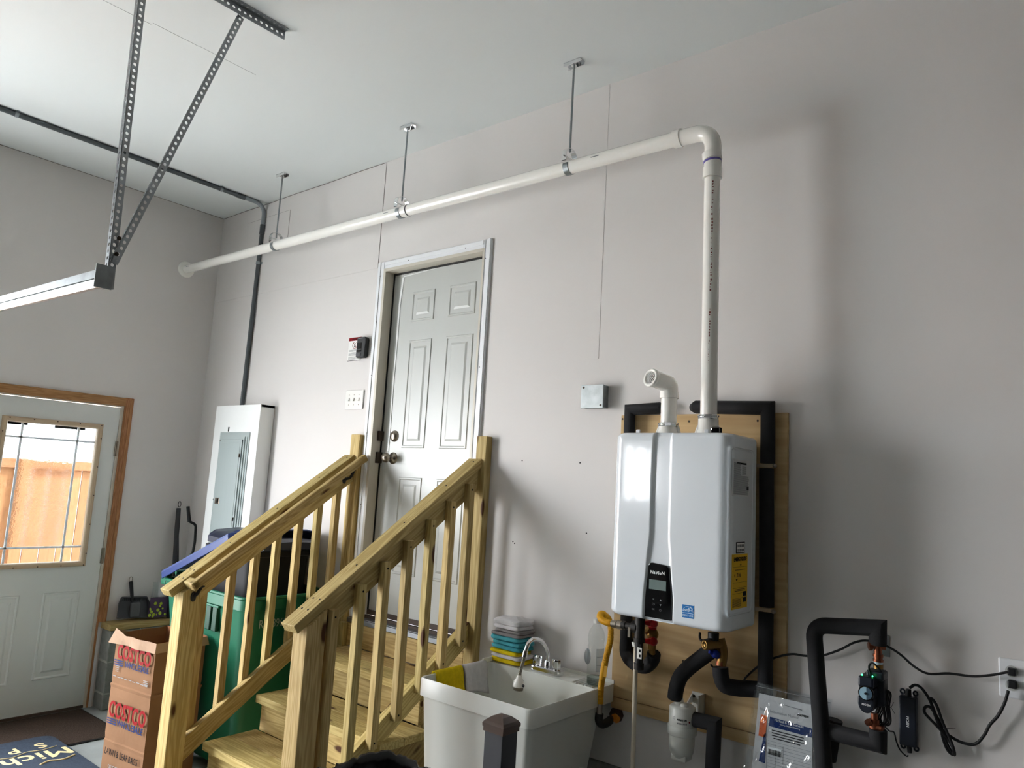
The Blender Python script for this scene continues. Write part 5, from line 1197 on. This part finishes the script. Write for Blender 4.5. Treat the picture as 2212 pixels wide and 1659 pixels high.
def drape(y0, y1, dn_in, dn_out, m, label, seed):
    rows = []; prof = [(3.0975, -dn_out), (3.0975, -.03), (3.0975, -.004), (3.100, .0035), (3.108, .006), (3.116, .0035), (3.120, -.004), (3.124, -.03), (3.130, -.07), (3.138, -dn_in*.9), (3.142, -dn_in)]
    for x, dz in prof:
        row = []
        for i in range(15):
            u = i/14; y = y0+(y1-y0)*u; nz_ = noise.noise(V(u*4+seed, dz*15, 0)); skew = -.02*(dz/.1 if x > 3.11 else 0)
            drop = dz*(1+.12*math.sin(u*3+seed)) if x > 3.118 else dz
            row.append((x+abs(nz_)*.008*(x > 3.12), y+.1*dz*(u-.5)*(.5), .8205+drop))
        rows.append(row)
    o = MB().grid(rows).build('draped_cloth', m); md = o.modifiers.new('solid', 'SOLIDIFY'); md.thickness = .005; md.offset = 1
    return tag(o, label, 'cloth')
drape(-.505, -.345, .105, .03, clothY, 'yellow cloth draped over the left rim of the sink', 1.0)
drape(-.335, -.190, .115, .03, clothW, 'white cloth draped over the sink rim beside the yellow one', 4.0)

bo = empty('water_bottle', (3.62, -.11, .82), 'clear plastic bottle with peeled label on the sink corner', 'bottle')
bm = Matrix.Translation((3.642, -.115, .8205)); bh = .262
MB().lathe([(.001, .004), (.026, .0), (.033, .006), (.034, .030), (.0335, .09), (.034, .155), (.0305, .165), (.034, .178), (.034, .195), (.030, .215), (.018, .234), (.0135, .243), (.0135, .252)], bm, 32, cap=False).build('bottle_body', g_pet, bo)
MB().lathe([(.0150, .246), (.0155, .262), (.001, .263)], bm, 24).build('bottle_cap', boxwhite, bo)
MB().lathe([(.001, .006), (.030, .006), (.032, .012), (.0325, .035)], bm, 24, cap=False).build('bottle_base', glass('grey_bottle_plastic', tint=(.55, .6, .6)), bo)
q = MB(); rows = [[(3.642+.0345*math.cos(t), -.115+.0345*math.sin(t), .8205+z) for t in [-.95+1.3*i/10 for i in range(11)]] for z in (.06, .15)]; q.grid(rows); q.build('label_film', glass('smoky_label', tint=(.62, .63, .64)), bo)
q = MB()
for z in (.085, .118): q.grid([[(3.642+.0348*math.cos(t), -.115+.0348*math.sin(t), .8205+z+dz) for t in [-.85+.9*i/6 for i in range(7)]] for dz in (0, .0012)])
q.build('label_print', ink_k, bo)
MB().sphere((3.622, -.145, .935), .02, 10, (.8, .25, 1.6)).build('bottle_dimple', glass('bottle_shadow_plastic', tint=(.6, .63, .65)), bo)

# ================================================================== black square post
bp_ = empty('steel_post', (4.02, -1.17, 0), 'charcoal square metal post with pyramid cap before the sink', 'post')
px_, py_ = 4.025, -1.172; hs = .0315
MB().box(px_-hs, px_+hs, py_-hs, py_+hs, 0, .972).build('post_tube', postm, bp_, bevel=.002)
q = MB(); h2 = .0345; q.box(px_-h2, px_+h2, py_-h2, py_+h2, .955, .973)
rows = [[(px_+sx*r_, py_+sy*r_, z) for sx, sy in ((-1, -1), (1, -1), (1, 1), (-1, 1))] for r_, z in ((.0365, .967), (.037, .975), (.032, .982), (.018, .993), (.0005, .999))]
q.grid(rows, smooth=False, close=True); q.build('pyramid_cap', postcap, bp_)

# ================================================================== bin lined with a black bag
tb = empty('lined_bin', (3.43, -1.04, 0), 'round bin lined with a shiny black bag at the bottom edge', 'bin')
MB().lathe([(.15, .031), (.195, .60), (.2, .61), (.192, .605), (.148, .041), (.001, .041)], Matrix.Translation((3.395, -1.04, -.03)), 40).build('bin_body', darkgrey, tb)
rows = []; prof = [(.216, .43), (.219, .52), (.222, .60), (.222, .640), (.215, .655), (.204, .652), (.196, .63), (.186, .55), (.172, .42), (.165, .25), (.12, .12), (.01, .10)]
for k, (r_, z) in enumerate(prof):
    row = []
    for i in range(120):
        t = 2*PI*i/120; c, s_ = math.cos(t), math.sin(t)
        n = noise.noise(V(c*3.5, s_*3.5, z*9))*.5+noise.noise(V(c*11, s_*11, z*16))*.35+noise.noise(V(c*26, s_*26, z*30))*.15
        am = .030 if 0 < k < 9 else .02
        row.append((3.395+(r_*.96+n*am*.8)*c, -1.04+(r_+n*am*.8)*s_, z-.03+n*am*(.9 if z > .5 else .4)+(.010*math.sin(3*t+1) if 2 <= k <= 5 else 0)))
    rows.append(row)
MB().grid(rows, close=True).build('bin_liner', bagblack, tb)

# ================================================================== wheeled green cart, the dark bin in it, blue lid
gc = empty('wheeled_cart', (1.33, -.3, 0), 'green wheeled cart with an open blue lid behind the left railing', 'cart')
rows = []
for ins, z, r_ in ((.085, .06, .05), (.045, .70, .06), (.022, .868, .06), (.018, .875, .06), (0, .878, .07), (0, .930, .07), (-.008, .936, .07), (-.008, .946, .07), (.004, .949, .07), (.016, .945, .065), (.03, .86, .06), (.10, .10, .05)):
    rows.append([(x, y, z) for x, y in rr_path(.885+ins, 1.805-ins, -.595+ins*.75, -.035-ins*.3, r_, 7)])
q = MB().grid(rows, close=True); q._add(rows[-1], [tuple(range(len(rows[-1])))]); q._add(rows[0], [tuple(range(len(rows[0])))])
gco = q.build('cart_body', green, gc); gco.modifiers.new('e', 'EDGE_SPLIT').split_angle = math.radians(30)
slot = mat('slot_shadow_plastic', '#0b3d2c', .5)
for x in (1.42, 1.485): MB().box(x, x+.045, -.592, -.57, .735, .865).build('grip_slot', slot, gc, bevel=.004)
MB().box(1.40, 1.545, -.594, -.575, .86, .872).build('grip_ledge', green, gc, bevel=.003)
for x in (1.36, 1.40): MB().box(x, x+.018, -.60, -.585, .935, .957).build('rim_clip', green, gc, bevel=.002)
MB().tube([(.86, -.50, .965), (.86, -.13, .965)], .013, 12).build('handle_bar', green, gc)
for y in (-.56, -.10): 
    MB().box(.84, .90, y-.02, y+.02, .90, .985).build('hinge_lug', green, gc, bevel=.008); MB().tube([(.862, y-.028, .972), (.862, y+.028, .972)], .016, 14).build('hinge_cap', mblack, gc)
for y in (-.52, -.12): MB().tube([(.93, y-.03, .11), (.93, y+.03, .11)], .11, 24).build('wheel', mblack, gc)
pY = lambda y, z: Matrix.Translation((1.7855+.0, y, z)) @ Matrix(((0, 0, 1), (1, 0, 0), (0, 1, 0))).to_4x4()
sidex = lambda z: 1.805-(.045-(z-.70)/.168*.023)+.0050
for s_, yy in (('RP', -.462), ('8968', -.362)):
    text(s_, .062, Matrix.Translation((sidex(.80), yy, .800)) @ Matrix(((0, 0, 1), (1, 0, 0), (0, 1, 0))).to_4x4(), mat('pale_stamp', '#9aa89f', .6), gc, sx=.75)
MB().box(sidex(.81)-.003, sidex(.81)+.001, -.283, -.250, .795, .825).build('stamp_block', MATS['pale_stamp'], gc)
# blue lid leaning on the dark bin
lid0 = V(.868, -.315, .966); ldir = V(.611, 0, .245).normalized(); ln = V(-ldir.z, 0, ldir.x)
rows = []
for j in range(15):
    u = j/14; L_ = .02+.80*u; row = []
    hw = .288 if u < .93 else .288-(u-.93)*.9
    for (v_, hh) in ((-1, -.035), (-1, .0), (-.985, .012), (-.93, .016), (-.8, .030), (0, .040), (.8, .030), (.93, .016), (.985, .012), (1, 0), (1, -.035), (.965, -.035), (.965, -.004), (.8, .012), (0, .022), (-.8, .012), (-.965, -.004), (-.965, -.035)):
        row.append(tuple(lid0+ldir*L_+V(0, v_*hw, 0)+ln*(hh*(1 if u < .97 else .3)))) 
    rows.append(row)
q = MB().grid(rows, smooth=False, close=True); q._add(rows[-1], [tuple(range(len(rows[-1])))]); q._add(rows[0], [tuple(range(len(rows[0])))])
q.build('cart_lid', navy, gc, bevel=.003)
db = empty('dark_bin', (1.4, -.28, .5), 'dark bin with navy lid standing inside the green cart', 'bin')
rows = []
for ins, z, r_ in ((.05, .12, .05), (.01, .90, .05), (0, 1.13, .045), (-.022, 1.135, .05), (-.022, 1.17, .05), (0.01, 1.172, .045)):
    rows.append([(x, y, z) for x, y in rr_path(1.17+ins, 1.625-ins, -.485+ins, -.085-ins*.6, r_, 6)])
q = MB().grid(rows, close=True); q._add(rows[-1], [tuple(range(len(rows[-1])))]); q._add(rows[0], [tuple(range(len(rows[0])))])
o = q.build('bin_body', darkbin, db); o.modifiers.new('e', 'EDGE_SPLIT').split_angle = math.radians(30)
darknavy = mat('dark_navy_lid', '#1a2238', .35)
rows = []
for j in range(20):
    u = j/19; x = 1.13+.585*u; zc = 1.172+.05*math.sin(PI*min(1, u*1.0))**.5*1.0; e = 0 if .06 < u < .94 else .04; row = []
    lift = .02*(1-u)**2
    for v_, hh in ((-1, -.028), (-1, .006), (-.93, .014), (-.8, .03), (0, .042), (.8, .03), (.93, .014), (1, .006), (1, -.028)):
        row.append((x, -.28+v_*(.222-e), 1.196+hh*(1 if u < .96 else .6)+lift-.0))
    rows.append(row)
q = MB().grid(rows, smooth=True, close=True); q._add(rows[-1], [tuple(range(9))]); q._add(rows[0], [tuple(range(9))])
o = q.build('bin_lid', darknavy, db); o.modifiers.new('e', 'EDGE_SPLIT').split_angle = math.radians(40)

# ================================================================== paper lawn bag
ux = V(.343, .048, 0).normalized(); nx_ = V(ux.y, -ux.x, 0); A = V(1.137, -.908, 0)+nx_*.02; bw, bd, bh = .352, .292, .70
kb = empty('paper_lawn_bag', A+ux*bw/2-nx_*bd/2, 'tall brown paper lawn bag with red and blue store lettering', 'bag')
c0 = A; c1 = A+ux*bw; c2 = c1-nx_*bd; c3 = A-nx_*bd
def bagloop(z, out=0, jit=0, n=14, seed=0):
    cs = [c0+nx_*out-ux*out, c1+nx_*out+ux*out, c2-nx_*out+ux*out, c3-nx_*out-ux*out]; loop = []
    for k in range(4):
        for i in range(n):
            p = cs[k].lerp(cs[(k+1) % 4], i/n); d = (p-(c0+c2)/2).normalized(); edge = math.sin(PI*i/n)
            loop.append(p+d*jit*noise.noise(V(p.x*9, p.y*9, z*9+seed))*edge+V(0, 0, z+(jit*.5*noise.noise(V(p.x*12, p.y*12, seed)) if z > .69 else 0)))
    return loop
cre = {.46: (-.006, 0), .17: (-.006, 0)}
zs2 = [0, .04, .10, .15, .165, .172, .20, .26, .33, .39, .43, .445, .452, .47, .52, .58, .64, .68]
rows = []
for z in zs2:
    out = 0
    if abs(z-.165) < .004: out = .002
    if abs(z-.172) < .004: out = -.002
    if abs(z-.445) < .004: out = .004
    if abs(z-.452) < .004: out = -.002
    rows.append(bagloop(z, out, .007))
rows += [bagloop(.702, .004, .016, seed=1)]
q = MB().grid(rows, close=True, smooth=False); kb_o = q.build('bag_body', kraft, kb)
rows = [bagloop(.702, .004, .016, seed=1), bagloop(.66, -.006, .008), bagloop(.3, -.008, .008), bagloop(.06, -.01, 0)]
q = MB().grid(rows, close=True, smooth=False); q._add(rows[-1], [tuple(range(len(rows[-1])))]); q.build('bag_inside', kraft_in, kb)
# folded-down cuff, flared at the left corner
rows = []
top = bagloop(.703, .005, .016, seed=1); low = bagloop(.655, .014, .022, seed=7)
for k in range(4):
    f = k/3; row = []
    for i in range(56):
        p = top[i].lerp(low[i], f)
        fl = max(0, 1-min(i, 56-i)/4.0); d = (p-(c0+c2)/2); d.z = 0; p = p+d.normalized()*fl*.020*f+V(0, 0, fl*(.026*(1-f)))
        row.append(p)
    rows.append(row)
MB().grid(rows, close=True, smooth=False).build('bag_cuff', mat('kraft_cuff', '#a58a74', .85, spec=.12, var=.1, bump=.5, bscale=30), kb)
def fmm(u, z, off=.0100, tilt=0): return frame_m(A+ux*u*bw+nx_*off+V(0, 0, z), ux, V(0, 0, 1)) @ Matrix.Rotation(tilt, 4, 'Z')
for zc, sc_ in ((.325, 1), (.615, .92)):
    text('COSTCO', .108*sc_, fmm(.53, zc), ink_r, kb, sx=.70, bold=.0035)
    text('WHOLESALE', .044*sc_, fmm(.63, zc-.058*sc_), ink_b, kb, sx=.86, bold=.0010)
    for k in range(3): MB().obox(fmm(.17, zc-.046*sc_-k*.011), .080, .0055, .0008).build('logo_stripe', ink_b, kb)
text('LAWN & LEAF BAGS', .046, fmm(.50, .118), ink_k, kb, sx=.70)
text('SELF ST', .038, fmm(.34, .045), ink_g, kb, sx=.72)
q = MB()
for i in range(9): q.obox(fmm(.10+.1*i, .492-.002*(i % 2)), .026, .0035, .0007)
for i in range(4): q.obox(fmm(.15, .545-.009*i), .035-.004*i, .003, .0007); q.obox(fmm(.88, .512-.008*i), .04, .003, .0007)
q.build('fine_print', ink_g, kb)['kind'] = 'stuff'

# ================================================================== mats
m1 = empty('door_mat', (.34, -1.2, 0), 'dark brown carpet mat in front of the entry door', 'mat')
MB().box(.02, .665, -1.95, -.60, .001, .006).build('rubber_edge', mblack, m1, bevel=.002)
rows = [[(.03+.62*i/30, -1.94+1.33*j/60, .008+.0025*noise.noise(V(i*.9, j*.9, 0))) for i in range(31)] for j in range(61)]
MB().grid(rows).build('mat_pile', matbrown, m1)
m2 = empty('door_mat', (.9, -1.25, 0), 'navy rubber backed mat with cream lettering at lower left corner', 'mat')
MB().prism(rrp(.44, 1.20, -1.52, -.925, .07), 'z', .0105, .0165).build('mat_base', matblue, m2, bevel=.002)
def mt(s_, x, y, size, **k): return text(s_, size, frame_m(V(x, y, .0172), V(0.05, -1, 0), V(1, 0, 0)) , cream, m2, **k)
mt('Mich', .76, -1.10, .17, bold=.003); mt('S  P', .60, -1.10, .12, bold=.002)
MB().tube(bez([(.66, -.97, .0175), (.68, -1.05, .0175), (.665, -1.12, .0175), (.70, -1.2, .0175), (.68, -1.28, .0175), (.72, -1.4, .0175)], 6), .003, 5).build('mat_flourish', cream, m2)
MB().tube(bez([(.86, -.95, .0175), (.89, -1.02, .0175), (.87, -1.08, .0175), (.895, -1.13, .0175)], 6), .006, 5, rad=None).build('mat_emblem', cream, m2)

# ================================================================== corner tools
br = empty('snow_brush', (.05, -.12, .55), 'long grey handled brush with hanging loop leaning in the corner', 'brush')
a, b_ = V(*(0.030, -0.110, 1.303)), V(*(0.120, -0.136, 0.785))
MB().tube([a, a.lerp(b_, .25), a.lerp(b_, .8)], .016, 12, rad=[.015, .017, .012]).build('brush_grip', darkgrey, br); MB().tube([a.lerp(b_, .75), (b_.x, b_.y, .55)], .014, 10).build('brush_shaft', mblack, br)
a2, b2 = V(*(0.030, -0.103, 1.164)), V(*(0.100, -0.096, 0.812)); MB().tube([a2, b2], .011, 10).build('scraper_shaft', darkgrey, br)
lp_ = V(*(0.030, -0.107, 1.333)); MB().tube([lp_+V(0, .010*math.cos(t), .020*math.sin(t)) for t in [2*PI*i/16 for i in range(17)]], .0025, 6, cap=False).build('hanging_loop', mblack, br)
ck = empty('crank_handle', (.2, -.04, .30), 'black bent crank handle with green sleeve in the corner', 'tool')
cpts = [(0.200, -0.130, 1.327), (0.200, -0.107, 1.220), (0.220, -0.067, 1.202), (0.220, -0.060, 1.082), (0.210, -0.062, 0.997), (0.200, -0.058, 0.784)]
MB().tube(corner(cpts[:5], .02, 4), .009, 10).build('crank_rod', mblack, ck); MB().tube([cpts[0], cpts[1]], .012, 10).build('crank_grip', mblack, ck)
MB().tube([cpts[4], cpts[5], (cpts[5][0]+.01, cpts[5][1]-.01, .30)], .021, 14, rad=[.018, .022, .022]).build('green_sleeve', darkgreen, ck)
dp = empty('dustpan', (.06, -.37, .545), 'dark grey dustpan with its brush leaning on the wall ledge', 'dustpan')
P0, P1, P2, P3 = V(*(0.085, -0.476, 0.572)), V(*(0.085, -0.258, 0.557)), V(*(0.030, -0.261, 0.684)), V(*(0.030, -0.450, 0.695))
rows = []
nd = (P1-P0).cross(P3-P0).normalized()
if nd.x < 0: nd = -nd
ring_ = [P0, P0.lerp(P3, .75), P3.lerp(P2, .06), P3.lerp(P2, .5), P3.lerp(P2, .94), P1.lerp(P2, .75), P1]
cen = (P0+P1+P2+P3)/4
q = MB(); vs = [p+nd*.004 for p in ring_]+[p-nd*.004 for p in ring_]; n = len(ring_); q._add(vs, [tuple(range(n)), tuple(range(2*n-1, n-1, -1))]+[(i, (i+1) % n, (i+1) % n+n, i+n) for i in range(n)])
for i in range(n-1):
    a, b_ = ring_[i], ring_[i+1]; q.tube([a+nd*.014, b_+nd*.014], .006, 6)
q.build('pan', darkgrey, dp)
for i in range(12):
    a = P3.lerp(P2, .1+.07*i)+nd*.006; MB().tube([a, a+(P0-P3)*.16], .0018, 5).build('comb_tooth', mblack, dp)
h0, h1 = V(*(0.020, -0.382, 0.801)), V(*(0.050, -0.369, 0.667)); MB().tube([h0, h1], .012, 10, rad=[.0135, .010]).build('brush_handle', mblack, dp)
MB().tube([V(*(0.020, -0.384, 0.816))+V(0, .011*math.cos(t), .016*math.sin(t)) for t in [2*PI*i/14 for i in range(15)]], .0022, 6, cap=False).build('hanging_loop', nickel, dp)
b0, b1 = V(*(0.085, -0.382, 0.673)), V(*(0.110, -0.352, 0.570))
q = MB().box(b0.x-.012, b0.x+.014, b0.y-.010, b0.y+.050, b1.z+.004, b0.z-.006); q.build('brush_bristle', mat('grey_bristle', '#5d5f61', .9, bump=1, bscale=300), dp, bevel=.006)
po = empty('snack_pouch', (.09, -.2, .545), 'clear pouch printed purple and lime on the ledge beside cart', 'bag')
a = V(*(0.100, -0.259, 0.559)); b_ = V(*(0.100, -0.178, 0.558)); h = (0.100, -0.240, 0.695)[2]-a.z
rows = []
for j in range(12):
    v_ = j/11; z = a.z+(h*1.75)*v_; th = .035*(1-v_*.75); row = []
    for i in range(16):
        t = 2*PI*i/16; y = (a.y+b_.y+.06)/2+(.085-.02*v_)*math.cos(t); x = .085+th*math.sin(t)+.006*noise.noise(V(y*30, z*30, i)); row.append((x, y, z))
    rows.append(row)
MB().grid(rows[:7], close=True).build('printed_pouch', pouchm, po); MB().grid(rows[6:], close=True).build('clear_top', g_film, po)
rnd = random.Random(9)
for k in range(16):
    y = a.y+rnd.uniform(-.015, .11); z = a.z+rnd.uniform(.01, h*.85); MB().sphere((.118+rnd.uniform(-.004, .001), y, z), rnd.uniform(.006, .012), 6, (.3, 1, 1)).build('lime_spot', pouchg, po)
